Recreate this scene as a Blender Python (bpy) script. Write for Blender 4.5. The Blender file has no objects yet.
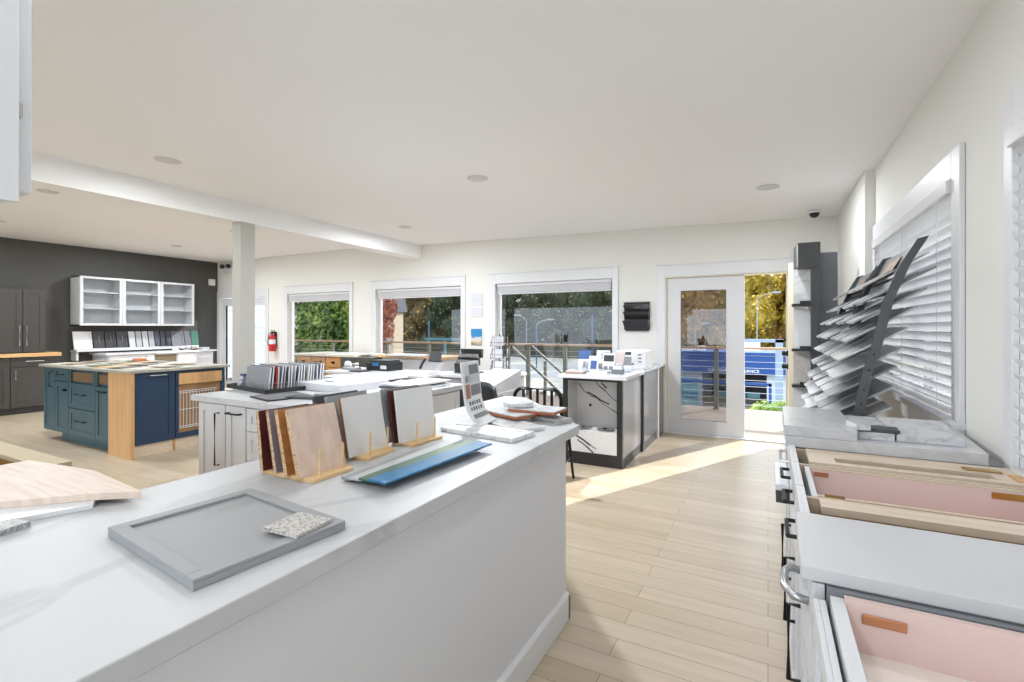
import bpy, bmesh, math, random
from mathutils import Matrix, Vector
random.seed(7)
sc = bpy.context.scene
COL = sc.collection
PI = math.pi
SKY, SUN, EXPO = 1.2, 2.9, 1.84

# ---------------------------------------------------------------- materials
def lin(c):
    c = c / 255.0
    return c / 12.92 if c <= 0.04045 else ((c + 0.055) / 1.055) ** 2.4
def rgb(r, g, b):
    return (lin(r), lin(g), lin(b), 1.0)
MATS = {}
def mat(name, c, rough=0.5, metal=0.0, c2=None, scale=6.0, detail=4.0, stretch=None, bump=0.0, spec=0.5, lo=0.35, hi=0.65, coat=0.0, emit=0.0):
    """plain or noise-varied principled material"""
    if name in MATS: return MATS[name]
    m = bpy.data.materials.new(name); m.use_nodes = True
    nt = m.node_tree; b = nt.nodes['Principled BSDF']
    b.inputs['Base Color'].default_value = rgb(*c)
    b.inputs['Roughness'].default_value = rough
    b.inputs['Metallic'].default_value = metal
    b.inputs['Specular IOR Level'].default_value = spec
    b.inputs['Coat Weight'].default_value = coat
    if emit:
        b.inputs['Emission Color'].default_value = rgb(*c); b.inputs['Emission Strength'].default_value = emit
    if c2 is not None or bump:
        tc = nt.nodes.new('ShaderNodeTexCoord'); mp = nt.nodes.new('ShaderNodeMapping')
        nt.links.new(tc.outputs['Object'], mp.inputs['Vector'])
        if stretch: mp.inputs['Scale'].default_value = stretch
        n = nt.nodes.new('ShaderNodeTexNoise'); n.inputs['Scale'].default_value = scale; n.inputs['Detail'].default_value = detail
        nt.links.new(mp.outputs['Vector'], n.inputs['Vector'])
        if c2 is not None:
            r = nt.nodes.new('ShaderNodeValToRGB')
            r.color_ramp.elements[0].position = lo; r.color_ramp.elements[1].position = hi
            r.color_ramp.elements[0].color = rgb(*c); r.color_ramp.elements[1].color = rgb(*c2)
            nt.links.new(n.outputs['Fac'], r.inputs['Fac']); nt.links.new(r.outputs['Color'], b.inputs['Base Color'])
        if bump:
            bp = nt.nodes.new('ShaderNodeBump'); bp.inputs['Strength'].default_value = bump; bp.inputs['Distance'].default_value = 0.01
            nt.links.new(n.outputs['Fac'], bp.inputs['Height']); nt.links.new(bp.outputs['Normal'], b.inputs['Normal'])
    MATS[name] = m
    return m

def marble(name, base, vein, scale, width, rough=0.25, soft=False, dist=1.2):
    m = bpy.data.materials.new(name); m.use_nodes = True
    nt = m.node_tree; b = nt.nodes['Principled BSDF']; b.inputs['Roughness'].default_value = rough
    tc = nt.nodes.new('ShaderNodeTexCoord')
    n = nt.nodes.new('ShaderNodeTexNoise'); n.inputs['Scale'].default_value = scale; n.inputs['Detail'].default_value = 5; n.inputs['Distortion'].default_value = dist
    nt.links.new(tc.outputs['Object'], n.inputs['Vector'])
    s = nt.nodes.new('ShaderNodeMath'); s.operation = 'SUBTRACT'; s.inputs[1].default_value = 0.5
    a = nt.nodes.new('ShaderNodeMath'); a.operation = 'ABSOLUTE'
    nt.links.new(n.outputs['Fac'], s.inputs[0]); nt.links.new(s.outputs[0], a.inputs[0])
    r = nt.nodes.new('ShaderNodeValToRGB')
    r.color_ramp.elements[0].position = 0.0 if soft else width * 0.4; r.color_ramp.elements[1].position = width
    r.color_ramp.elements[0].color = rgb(*vein); r.color_ramp.elements[1].color = rgb(*base)
    nt.links.new(a.outputs[0], r.inputs['Fac']); nt.links.new(r.outputs['Color'], b.inputs['Base Color'])
    MATS[name] = m
    return m

def speckle(name, c1, c2, c3, scale, rough=0.6):
    m = bpy.data.materials.new(name); m.use_nodes = True
    nt = m.node_tree; b = nt.nodes['Principled BSDF']; b.inputs['Roughness'].default_value = rough
    tc = nt.nodes.new('ShaderNodeTexCoord')
    v = nt.nodes.new('ShaderNodeTexVoronoi'); v.inputs['Scale'].default_value = scale
    nt.links.new(tc.outputs['Object'], v.inputs['Vector'])
    r = nt.nodes.new('ShaderNodeValToRGB'); r.color_ramp.interpolation = 'CONSTANT'
    e = r.color_ramp.elements; e[0].position = 0; e[0].color = rgb(*c1); e[1].position = 0.5; e[1].color = rgb(*c2)
    k = e.new(0.82); k.color = rgb(*c3)
    sp = nt.nodes.new('ShaderNodeSeparateColor')
    nt.links.new(v.outputs['Color'], sp.inputs[0]); nt.links.new(sp.outputs[0], r.inputs['Fac'])
    nt.links.new(r.outputs['Color'], b.inputs['Base Color'])
    MATS[name] = m
    return m

def boards(name, c1, c2, mortar, bw, bh, rough=0.35, rot=0.0, gap=0.0015, grain=0.35):
    """plank floor laid in world metres"""
    m = bpy.data.materials.new(name); m.use_nodes = True
    nt = m.node_tree; b = nt.nodes['Principled BSDF']; b.inputs['Roughness'].default_value = rough
    g = nt.nodes.new('ShaderNodeNewGeometry'); mp = nt.nodes.new('ShaderNodeMapping'); mp.inputs['Rotation'].default_value = (0, 0, rot)
    nt.links.new(g.outputs['Position'], mp.inputs['Vector'])
    br = nt.nodes.new('ShaderNodeTexBrick'); br.offset = 0.37; br.offset_frequency = 2; br.squash = 1.0
    br.inputs['Color1'].default_value = rgb(*c1); br.inputs['Color2'].default_value = rgb(*c2); br.inputs['Mortar'].default_value = rgb(*mortar)
    br.inputs['Scale'].default_value = 1.0; br.inputs['Brick Width'].default_value = bw; br.inputs['Row Height'].default_value = bh
    br.inputs['Mortar Size'].default_value = gap; br.inputs['Mortar Smooth'].default_value = 0.3
    nt.links.new(mp.outputs['Vector'], br.inputs['Vector'])
    mp2 = nt.nodes.new('ShaderNodeMapping'); mp2.inputs['Scale'].default_value = (1.3, 14, 1)
    nt.links.new(mp.outputs['Vector'], mp2.inputs['Vector'])
    n = nt.nodes.new('ShaderNodeTexNoise'); n.inputs['Scale'].default_value = 1.6; n.inputs['Detail'].default_value = 6; n.inputs['Distortion'].default_value = 0.6
    nt.links.new(mp2.outputs['Vector'], n.inputs['Vector'])
    r = nt.nodes.new('ShaderNodeValToRGB'); r.color_ramp.elements[0].position = 0.3; r.color_ramp.elements[1].position = 0.7
    r.color_ramp.elements[0].color = (0.72, 0.68, 0.62, 1); r.color_ramp.elements[1].color = (1.1, 1.1, 1.1, 1)
    nt.links.new(n.outputs['Fac'], r.inputs['Fac'])
    mx = nt.nodes.new('ShaderNodeMix'); mx.data_type = 'RGBA'; mx.blend_type = 'MULTIPLY'; mx.inputs[0].default_value = grain
    nt.links.new(br.outputs['Color'], mx.inputs[6]); nt.links.new(r.outputs['Color'], mx.inputs[7])
    nt.links.new(mx.outputs[2], b.inputs['Base Color'])
    MATS[name] = m
    return m

def glass(name, tint=(255, 255, 255), refl=0.06, rough=0.0):
    m = bpy.data.materials.new(name); m.use_nodes = True
    nt = m.node_tree; nt.nodes.clear()
    o = nt.nodes.new('ShaderNodeOutputMaterial'); t = nt.nodes.new('ShaderNodeBsdfTransparent'); g = nt.nodes.new('ShaderNodeBsdfGlossy')
    t.inputs[0].default_value = rgb(*tint); g.inputs['Roughness'].default_value = rough
    lw = nt.nodes.new('ShaderNodeLayerWeight'); lw.inputs['Blend'].default_value = 0.12
    ad = nt.nodes.new('ShaderNodeMath'); ad.operation = 'MULTIPLY_ADD'; ad.inputs[1].default_value = 0.5; ad.inputs[2].default_value = refl * 0.5
    nt.links.new(lw.outputs['Fresnel'], ad.inputs[0])
    mx = nt.nodes.new('ShaderNodeMixShader')
    nt.links.new(ad.outputs[0], mx.inputs[0]); nt.links.new(t.outputs[0], mx.inputs[1]); nt.links.new(g.outputs[0], mx.inputs[2])
    nt.links.new(mx.outputs[0], o.inputs[0])
    MATS[name] = m
    return m

def leafmat(name, a, b_, c):
    m = bpy.data.materials.new(name); m.use_nodes = True
    nt = m.node_tree; p = nt.nodes['Principled BSDF']; p.inputs['Roughness'].default_value = 0.6
    g = nt.nodes.new('ShaderNodeTexCoord'); n = nt.nodes.new('ShaderNodeTexNoise'); n.inputs['Scale'].default_value = 1.1; n.inputs['Detail'].default_value = 8; n.inputs['Roughness'].default_value = 0.75
    nt.links.new(g.outputs['Object'], n.inputs['Vector'])
    r = nt.nodes.new('ShaderNodeValToRGB'); e = r.color_ramp.elements
    e[0].position = 0.34; e[0].color = rgb(*a); e[1].position = 0.66; e[1].color = rgb(*c); k = e.new(0.5); k.color = rgb(*b_)
    nt.links.new(n.outputs['Fac'], r.inputs['Fac']); nt.links.new(r.outputs['Color'], p.inputs['Base Color'])
    tr = nt.nodes.new('ShaderNodeBsdfTranslucent'); nt.links.new(r.outputs['Color'], tr.inputs['Color'])
    mx = nt.nodes.new('ShaderNodeMixShader'); mx.inputs[0].default_value = 0.25
    o = nt.nodes['Material Output']
    nt.links.new(p.outputs[0], mx.inputs[1]); nt.links.new(tr.outputs[0], mx.inputs[2]); nt.links.new(mx.outputs[0], o.inputs[0])
    MATS[name] = m
    return m

WALL = mat('wall_paint', (224, 223, 219), 0.7)
CEIL = mat('ceiling_paint', (242, 242, 243), 0.8)
TRIM = mat('white_trim', (218, 219, 222), 0.4)
DARKWALL = mat('charcoal_paint', (74, 73, 70), 0.55)
FLOOR = boards('oak_plank_floor', (193, 178, 157), (178, 162, 139), (118, 102, 84), 1.6, 0.125, 0.36)
DECK = boards('deck_planks', (118, 102, 87), (111, 95, 80), (78, 66, 57), 3.0, 0.14, 0.6, 0, 0.004)
QUARTZ = marble('white_quartz', (192, 193, 195), (178, 178, 181), 0.9, 0.02, 0.42, soft=True)
QUARTZ2 = marble('grey_quartz', (200, 201, 204), (190, 191, 194), 1.6, 0.03, 0.22, soft=True)
WHITE = mat('white_lacquer', (212, 213, 216), 0.4)
WHITE2 = mat('white_gloss', (220, 221, 224), 0.25)
PANELW = mat('peninsula_panel', (214, 215, 219), 0.45)
BLACK = mat('black_metal', (28, 28, 29), 0.35, 0.6)
BLACKP = mat('black_plastic', (36, 37, 39), 0.42)
DARK = mat('charcoal', (60, 62, 65), 0.45)
DARKCAB = mat('dark_cabinet', (66, 63, 60), 0.45)
STEEL = mat('brushed_steel', (190, 192, 195), 0.28, 0.9)
CHROME = mat('chrome', (225, 225, 228), 0.1, 1.0)
GREYG = mat('grey_gloss', (150, 152, 156), 0.12, 0.3)
TEAL = mat('teal_paint', (64, 90, 98), 0.42)
NAVY = mat('navy_paint', (34, 56, 84), 0.38)
MAPLE = mat('maple', (206, 165, 116), 0.45, c2=(194, 150, 100), scale=3, stretch=(8, 8, 0.8))
MAPLEX = mat('maple_light', (212, 196, 178), 0.45, c2=(200, 181, 158), scale=3, stretch=(1, 12, 12))
OAKCAB = mat('oak_cabinet', (190, 142, 92), 0.45, c2=(172, 124, 76), scale=4, stretch=(6, 6, 0.8))
BUTCHER = mat('butcher_block', (224, 184, 134), 0.4, c2=(206, 160, 108), scale=3, stretch=(8, 1, 8))
PINK = mat('pink_melamine', (216, 190, 184), 0.5)
PALE = mat('pale_drawer_bottom', (236, 226, 218), 0.5)
BRASS = mat('brass', (190, 150, 84), 0.25, 1.0)
COPPER = mat('copper', (196, 138, 104), 0.3, 0.9)
GREYS = mat('grey_shaker_paint', (150, 151, 153), 0.5)
CHIP = speckle('particle_board', (196, 160, 122), (222, 194, 160), (140, 104, 76), 260)
TERR = speckle('terrazzo', (196, 194, 190), (176, 171, 165), (132, 125, 119), 270, 0.4)
GRAN = speckle('grey_granite', (170, 170, 170), (140, 140, 142), (196, 196, 196), 240, 0.4)
BEIGE = mat('beige_oak_laminate', (222, 204, 190), 0.45, c2=(206, 186, 170), scale=4, stretch=(1.0, 16, 1))
PINKOAK = mat('pale_oak_laminate', (216, 192, 176), 0.45, c2=(200, 176, 160), scale=5, stretch=(8, 8, 0.8))
GLASS = glass('window_glass', (226, 225, 226), 0.08)
ACRYL = glass('clear_acrylic', (245, 248, 250), 0.1)
VEIN = mat('niche_stone', (222, 222, 224), 0.25)
TILEM = marble('marble_tile', (206, 207, 209), (184, 185, 188), 3.5, 0.03, 0.25, soft=True)
RED = mat('red_enamel', (190, 26, 34), 0.3)
YEL = mat('cream_paint', (236, 226, 204), 0.5)
SLAT = bpy.data.materials.new('blind_slat'); SLAT.use_nodes = True
_nt = SLAT.node_tree; _p = _nt.nodes['Principled BSDF']; _p.inputs['Base Color'].default_value = rgb(240, 240, 240); _p.inputs['Roughness'].default_value = 0.5
_t = _nt.nodes.new('ShaderNodeBsdfTranslucent'); _t.inputs[0].default_value = rgb(240, 240, 240)
_m = _nt.nodes.new('ShaderNodeMixShader'); _m.inputs[0].default_value = 0.55
_nt.links.new(_p.outputs[0], _m.inputs[1]); _nt.links.new(_t.outputs[0], _m.inputs[2]); _nt.links.new(_m.outputs[0], _nt.nodes['Material Output'].inputs[0])

# ---------------------------------------------------------------- mesh builder
WORLD = {}      # name -> world matrix of things and parts
def fr(facing, x, y, z):
    u, n = {'-Y': ((1, 0, 0), (0, -1, 0)), '+Y': ((-1, 0, 0), (0, 1, 0)), '+X': ((0, 1, 0), (1, 0, 0)), '-X': ((0, -1, 0), (-1, 0, 0))}[facing]
    return Matrix(((u[0], n[0], 0, x), (u[1], n[1], 0, y), (u[2], n[2], 1, z), (0, 0, 0, 1)))
class MB:
    def __init__(s, M=None):
        s.bm = bmesh.new(); s.M = M or Matrix.Identity(4); s.mi = 0
    def face(s, vs):
        try:
            f = s.bm.faces.new(vs); f.material_index = s.mi; return f
        except ValueError: return None
    def v(s, x, y, z): return s.bm.verts.new(s.M @ Vector((x, y, z)))
    def box(s, x0, x1, y0, y1, z0, z1, R=None):
        c = [(x0, y0, z0), (x1, y0, z0), (x1, y1, z0), (x0, y1, z0), (x0, y0, z1), (x1, y0, z1), (x1, y1, z1), (x0, y1, z1)]
        if R is not None: c = [tuple(R @ Vector(p)) for p in c]
        v = [s.v(*p) for p in c]
        for q in ((0, 3, 2, 1), (4, 5, 6, 7), (0, 1, 5, 4), (1, 2, 6, 5), (2, 3, 7, 6), (3, 0, 4, 7)): s.face([v[i] for i in q])
        return s
    def hexa(s, c):
        v = [s.v(*p) for p in c]
        for q in ((0, 3, 2, 1), (4, 5, 6, 7), (0, 1, 5, 4), (1, 2, 6, 5), (2, 3, 7, 6), (3, 0, 4, 7)): s.face([v[i] for i in q])
        return s
    def prism(s, pts, z0, z1):
        a = [s.v(x, y, z0) for x, y in pts]; b = [s.v(x, y, z1) for x, y in pts]; n = len(pts)
        s.face(a[::-1]); s.face(b)
        for i in range(n): s.face([a[i], a[(i + 1) % n], b[(i + 1) % n], b[i]])
        return s
    def tube(s, pts, r, n=8, caps=True):
        pts = [Vector(p) for p in pts]; rings = []
        up = None
        for i, p in enumerate(pts):
            d = (pts[min(i + 1, len(pts) - 1)] - pts[max(i - 1, 0)]).normalized()
            if up is None: up = Vector((0, 0, 1)) if abs(d.z) < 0.9 else Vector((1, 0, 0))
            a = d.cross(up).normalized(); b = d.cross(a).normalized(); up = b.cross(d) * 1.0 if False else up
            rr = r[i] if isinstance(r, (list, tuple)) else r
            rings.append([s.v(*(p + a * math.cos(2 * PI * k / n) * rr + b * math.sin(2 * PI * k / n) * rr)) for k in range(n)])
        for A, B in zip(rings, rings[1:]):
            for k in range(n): s.face([A[k], A[(k + 1) % n], B[(k + 1) % n], B[k]])
        if caps: s.face(rings[0][::-1]); s.face(rings[-1])
        return s
    def lathe(s, prof, x=0, y=0, z=0, n=24):
        rings = []
        for r, h in prof:
            rings.append([s.v(x + max(r, 1e-4) * math.cos(2 * PI * k / n), y + max(r, 1e-4) * math.sin(2 * PI * k / n), z + h) for k in range(n)])
        for A, B in zip(rings, rings[1:]):
            for k in range(n): s.face([A[k], A[(k + 1) % n], B[(k + 1) % n], B[k]])
        s.face(rings[0][::-1]); s.face(rings[-1])
        return s
    def ribbon(s, pts, width_vec, thick_vec):
        """bar following pts with a rectangular section"""
        w = Vector(width_vec); rings = []
        for i, p in enumerate(pts):
            p = Vector(p); t = Vector(thick_vec)
            rings.append([s.v(*(p)), s.v(*(p + w)), s.v(*(p + w + t)), s.v(*(p + t))])
        for A, B in zip(rings, rings[1:]):
            for k in range(4): s.face([A[k], A[(k + 1) % 4], B[(k + 1) % 4], B[k]])
        s.face(rings[0][::-1]); s.face(rings[-1])
        return s
    def shaker(s, u0, u1, z0, z1, n0=0.0, t=0.02, rail=0.06, rec=0.009):
        s.box(u0, u1, n0, n0 + t - rec, z0, z1)
        if u1 - u0 > 2.6 * rail and z1 - z0 > 2.6 * rail:
            a = n0 + t - rec; b = n0 + t
            s.box(u0, u0 + rail, a, b, z0, z1); s.box(u1 - rail, u1, a, b, z0, z1)
            s.box(u0 + rail, u1 - rail, a, b, z0, z0 + rail); s.box(u0 + rail, u1 - rail, a, b, z1 - rail, z1)
        else: s.box(u0, u1, n0 + t - rec, n0 + t, z0, z1)
        return s
    def pull(s, u0, z0, u1, z1, n0, r=0.005, out=0.03):
        s.tube([(u0, n0, z0), (u0, n0 + out, z0), (u1, n0 + out, z1), (u1, n0, z1)], r, 8)
        return s
    def to(s, name, m, parent=None, label=None, cat=None, group=None, kind=None, bevel=0.0, smooth=False, origin=None, bseg=2):
        bmesh.ops.recalc_face_normals(s.bm, faces=s.bm.faces)
        me = bpy.data.meshes.new(name); s.bm.to_mesh(me); s.bm.free()
        for mm in (m if isinstance(m, (list, tuple)) else [m]): me.materials.append(mm)
        o = bpy.data.objects.new(name, me); COL.objects.link(o)
        if parent is None:
            vs = [v.co for v in me.vertices]
            if origin is None:
                lo = [min(v[i] for v in vs) for i in range(3)]; hi = [max(v[i] for v in vs) for i in range(3)]
                origin = ((lo[0] + hi[0]) / 2, (lo[1] + hi[1]) / 2, lo[2])
            W = Matrix.Translation(origin); me.transform(W.inverted()); o.location = origin
            WORLD[o.name] = W
        else:
            W = WORLD[parent.name]; me.transform(W.inverted()); o.parent = parent; WORLD[o.name] = W
        if smooth:
            for p in me.polygons: p.use_smooth = True
        if bevel:
            b = o.modifiers.new('Bevel', 'BEVEL'); b.width = bevel; b.segments = bseg; b.limit_method = 'ANGLE'; b.angle_limit = 0.6
        me.update()
        tag(o, label, cat, group, kind)
        return o
def tag(o, label=None, cat=None, group=None, kind=None):
    if label: o['label'] = label
    if cat: o['category'] = cat
    if group: o['group'] = group
    if kind: o['kind'] = kind
    return o
def thing(name, label, cat, loc=(0, 0, 0), rz=0.0, group=None):
    o = bpy.data.objects.new(name, None); COL.objects.link(o); o.empty_display_size = 0.1
    o.location = loc; o.rotation_euler = (0, 0, rz)
    WORLD[o.name] = Matrix.Translation(loc) @ Matrix.Rotation(rz, 4, 'Z')
    return tag(o, label, cat, group)
def dup(root, loc=None, rz=None, label=None, group=None, parent=None):
    r = root.copy(); COL.objects.link(r); r.parent = parent
    if loc is not None: r.location = loc
    if rz is not None: r.rotation_euler = (0, 0, rz)
    if label: r['label'] = label
    if group: r['group'] = group
    for ch in [c for c in bpy.data.objects if c.parent == root]:
        dup(ch, parent=r)
    return r
def struct(name, mb, m, parent=None, bevel=0):
    return mb.to(name, m, parent, kind=None if parent else 'structure', bevel=bevel)
def text_mesh(name, body, size, M, m, parent, ext=0.001, label=None):
    cu = bpy.data.curves.new(name, 'FONT'); cu.body = body; cu.size = size; cu.extrude = ext; cu.align_x = 'CENTER'; cu.align_y = 'CENTER'; cu.resolution_u = 3
    t = bpy.data.objects.new(name + '_tmp', cu); COL.objects.link(t)
    dg = bpy.context.evaluated_depsgraph_get(); me = bpy.data.meshes.new_from_object(t.evaluated_get(dg))
    bpy.data.objects.remove(t); me.name = name
    me.materials.clear(); me.materials.append(m)
    W = WORLD[parent.name] if parent else Matrix.Identity(4)
    me.transform(W.inverted() @ M)
    o = bpy.data.objects.new(name, me); COL.objects.link(o)
    if parent: o.parent = parent
    WORLD[o.name] = W
    if label: o['label'] = label
    return o
def facing_text(x, y, z, facing):
    u, n = {'-Y': ((1, 0, 0), (0, -1, 0)), '+X': ((0, 1, 0), (1, 0, 0)), '-X': ((0, -1, 0), (-1, 0, 0))}[facing]
    return Matrix(((u[0], 0, n[0], x), (u[1], 0, n[1], y), (u[2], 1, n[2], z), (0, 0, 0, 1)))
ORD = ['first', 'second', 'third', 'fourth', 'fifth', 'sixth', 'seventh', 'eighth', 'ninth', 'tenth', 'eleventh', 'twelfth', 'thirteenth', 'fourteenth', 'fifteenth', 'sixteenth', 'seventeenth', 'eighteenth']

# ---------------------------------------------------------------- camera
F = 485.0; YAW = math.atan(256 / F)
cam = bpy.data.cameras.new('camera'); co = bpy.data.objects.new('camera', cam); COL.objects.link(co)
co.location = (0, 0, 1.38); co.rotation_euler = (PI / 2, 0, YAW)
cam.sensor_width = 36; cam.lens = F / 1024 * 36; cam.shift_y = -13 / 1024; cam.clip_start = 0.02; cam.clip_end = 600
sc.camera = co

# ---------------------------------------------------------------- room shell
YB = 6.61; XR = 0.77; XL = -11.04; WT = 0.14
def cz(x): return 2.66 + (0.77 - x) * 0.0233
struct('floor', MB().box(XL - 0.2, XR + 0.2, -2.4, YB + WT, -0.12, 0), FLOOR)
m = MB(); m.hexa([(-5.25, -2.4, cz(-5.25)), (XR + .2, -2.4, cz(XR)), (XR + .2, YB + WT, cz(XR)), (-5.25, YB + WT, cz(-5.25)), (-5.25, -2.4, 3.05), (XR + .2, -2.4, 3.05), (XR + .2, YB + WT, 3.05), (-5.25, YB + WT, 3.05)])
m.box(XL - .2, -5.25, -2.4, YB + WT, 2.86, 3.05); struct('ceiling', m, CEIL)
struct('trim_1', MB().box(-5.50, -5.25, -2.4, YB - 0.001, 2.575, 2.95), CEIL)               # dropped beam
struct('trim_2', MB().box(-5.38, -5.23, 3.39, 3.56, 0, 2.575), mat('column_paint', (180, 178, 173), 0.6))  # column

OPEN = [(-11.0 + .06, -9.35, 0.0, 2.05), (-8.66, -6.92, 0.5, 2.07), (-6.27, -4.475 + .05, 0.12, 2.07), (-3.78, -1.91, 0.12, 2.07), (-1.2, 0.25, 0.0, 2.05)]
m = MB(); xs = XL - .2
for a, b, z0, z1 in OPEN:
    m.box(xs, a, YB, YB + WT, 0, 2.95); m.box(a, b, YB, YB + WT, z1, 2.95)
    if z0 > 0: m.box(a, b, YB, YB + WT, 0, z0)
    xs = b
m.box(xs, XR + .2, YB, YB + WT, 0, 2.95); struct('wall_back', m, WALL)
# right wall with its two blind-covered windows
m = MB()
RW = [(2.93, 4.76, 0.96, 2.07), (0.55, 2.30, 0.86, 2.07)]
m.box(XR, XR + WT, -2.4, 0.55, 0, 2.95); m.box(XR, XR + WT, 2.30, 2.93, 0, 2.95); m.box(XR, XR + WT, 4.76, YB, 0, 2.95)
for a, b, z0, z1 in RW: m.box(XR, XR + WT, a, b, 0, z0); m.box(XR, XR + WT, a, b, z1, 2.95)
struct('wall_right', m, WALL)
struct('trim_3', MB().box(0.70, XR + 0.02, 4.85, YB, 0, 2.70), WALL)                    # wall return beyond the window
struct('wall_left', MB().box(XL - .14, XL, -2.4, YB, 0, 2.95), DARKWALL)
m = MB(); m.box(-2.32, -2.2, -2.4, 0.56, 0, 2.95); struct('wall_near', m, WALL)

struct('wall_sky_block', MB().box(-2.2, XR + WT, -2.52, -2.4, 1.95, 2.95).box(XL - .14, -2.32, -2.52, -2.4, 2.1, 2.95), WALL)      # unseen lintel added behind the camera to cut high sky light on counters

def casing(mb, a, b, z0, z1, w=0.105, top=0.15, sill=True, y=YB, t=0.022):
    mb.box(a - w, a, y - t, y - .001, (z0 if sill else 0), z1 + top); mb.box(b, b + w * 0.8, y - t, y - .001, (z0 if sill else 0), z1 + top)
    mb.box(a, b, y - t, y - .001, z1, z1 + top)
    mb.box(a - w - .01, b + w * .8 + .01, y - t - .012, y - .001, z1 + top + .0005, z1 + top + 0.015)
    if sill: mb.box(a - w - .001, b + w * .8 + .001, y - t - .03, y + .02, z0 - 0.1, z0 - .0005)
BLINDM = mat('raised_blind', (214, 214, 218), 0.5)
def window(name, a, b, z0, z1):
    root = tag(bpy.data.objects.new(name, None), kind='structure'); COL.objects.link(root); root.location = ((a + b) / 2, YB, z0); WORLD[root.name] = Matrix.Translation(root.location)
    m = MB(); casing(m, a, b, z0, z1); m.to('window_casing', TRIM, root, bevel=0.003)
    m = MB(); f = 0.045; y0, y1 = YB + 0.075, YB + 0.125
    m.box(a, a + f, y0, y1, z0, z1); m.box(b - f * .6, b, y0, y1, z0, z1); m.box(a, b, y0, y1, z0, z0 + f); m.box(a, b, y0, y1, z1 - f, z1)
    m.to('window_frame', WHITE2, root, bevel=0.003)
    MB().box(a + f, b - f * .6, y0 + .02, y0 + .026, z0 + f, z1 - f).to('window_pane', GLASS, root)
    m = MB(); m.box(a + .02, b - .02, YB + .01, YB + .06, z1 - .045, z1 - .005)
    for k in range(9): m.box(a + .03, b - .03, YB + .01, YB + .058, z1 - .060 - k * .010, z1 - .0525 - k * .010)
    m.box(a + .03, b - .03, YB + .008, YB + .06, z1 - .165, z1 - .147)
    m.to('raised_blind', BLINDM, root, label='raised white slatted blind')
    return root
window('window_1', -8.66, -6.92, 0.5, 2.07)
window('window_2', -6.27, -4.425, 0.12, 2.07)
window('window_3', -3.78, -1.91, 0.12, 2.07)

def blind_window(name, a, b, z0, z1, slats):
    root = tag(bpy.data.objects.new(name, None), kind='structure'); COL.objects.link(root); root.location = (XR, (a + b) / 2, z0); WORLD[root.name] = Matrix.Translation(root.location)
    m = MB(); w = 0.11; t = 0.022
    for p, q in ((a - w, a), (b, b + w * .6)): m.box(XR - t, XR - .001, p, q, z0, z1 + .13)
    m.box(XR - t, XR - .001, a, b, z1, z1 + .13); m.box(XR - t - .03, XR + .05, a - w - .001, b + w * .6 + .001, z0 - .035, z0 - .0005); m.box(XR - t + .003, XR - .001, a - w, b + w * .6, z0 - .13, z0 - .0355)
    m.to('window_casing', TRIM, root, bevel=0.003)
    m = MB(); m.box(XR + .09, XR + .12, a, a + .05, z0, z1); m.box(XR + .09, XR + .12, b - .05, b, z0, z1); m.box(XR + .09, XR + .12, a, b, z0, z0 + .05); m.box(XR + .09, XR + .12, a, b, z1 - .05, z1); m.box(XR + .09, XR + .12, (a + b) / 2 - .03, (a + b) / 2 + .03, z0, z1)
    m.to('window_frame', WHITE2, root)
    MB().box(XR + .10, XR + .105, a + .05, b - .05, z0 + .05, z1 - .05).to('window_pane', GLASS, root)
    h = (z1 - .07) - (z0 + .04); m = MB()
    for k in range(slats):
        z = z0 + .05 + h * (k + .5) / slats; R = Matrix.Translation((XR - .004, 0, z)) @ Matrix.Rotation(math.radians(52), 4, 'Y')
        m.box(-.029, .029, a + .012, b - .012, -.0014, .0014, R)
    m.box(XR - .03, XR + .02, a + .012, b - .012, z0 + .02, z0 + .04)
    m.to('blind_slats', SLAT, root, label='closed white wooden blind slats')
    MB().box(XR - .04, XR + .03, a + .006, b - .006, z1 - .065, z1 - .005).to('blind_headrail', WHITE2, root, bevel=.004)
    m = MB()
    for y in (a + .2, (a + b) / 2, b - .2): m.tube([(XR - .026, y, z0 + .03), (XR - .026, y, z1 - .05)], .0013, 5)
    m.to('blind_cord', WHITE2, root)
blind_window('window_4', 2.93, 4.76, 0.96, 2.07, 20)
blind_window('window_5', 0.55, 2.30, 0.86, 2.07, 21)

# back door pair: fixed left leaf, right leaf swung outwards
def empty_struct(name, loc):
    o = bpy.data.objects.new(name, None); COL.objects.link(o); o.location = loc; o['kind'] = 'structure'; WORLD[o.name] = Matrix.Translation(loc); return o
d = empty_struct('door_1', (-.47, YB, 0))
m = MB(); casing(m, -1.2, 0.25, 0, 2.05, sill=False); m.box(-1.2, 0.25, YB - .01, YB + WT, -.002, 0.018); m.to('door_casing', TRIM, d, bevel=.003)
m = MB(); m.box(-1.2, -1.186, YB, YB + WT, 0, 2.05); m.box(0.232, 0.25, YB, YB + WT, 0, 2.05); m.box(-1.186, 0.232, YB, YB + WT, 2.038, 2.05); m.to('door_jamb', YEL, d)
DOORG = mat('door_paint', (214, 215, 219), 0.35)
def leaf(mb, x0, x1, g0, g1, z0=0.022, z1=2.035, gz0=0.19, gz1=1.865, y0=0.0, t=0.045):
    mb.box(x0, g0, y0, y0 + t, z0, z1); mb.box(g1, x1, y0, y0 + t, z0, z1); mb.box(g0, g1, y0, y0 + t, z0, gz0); mb.box(g0, g1, y0, y0 + t, gz1, z1)
    for a, b, c, e in ((g0 - .018, g0, gz0 - .018, gz1 + .018), (g1, g1 + .018, gz0 - .018, gz1 + .018)): mb.box(a, b, y0 - .006, y0 + t + .006, c, e)
    mb.box(g0, g1, y0 - .006, y0 + t + .006, gz0 - .018, gz0); mb.box(g0, g1, y0 - .006, y0 + t + .006, gz1, gz1 + .018)
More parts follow.
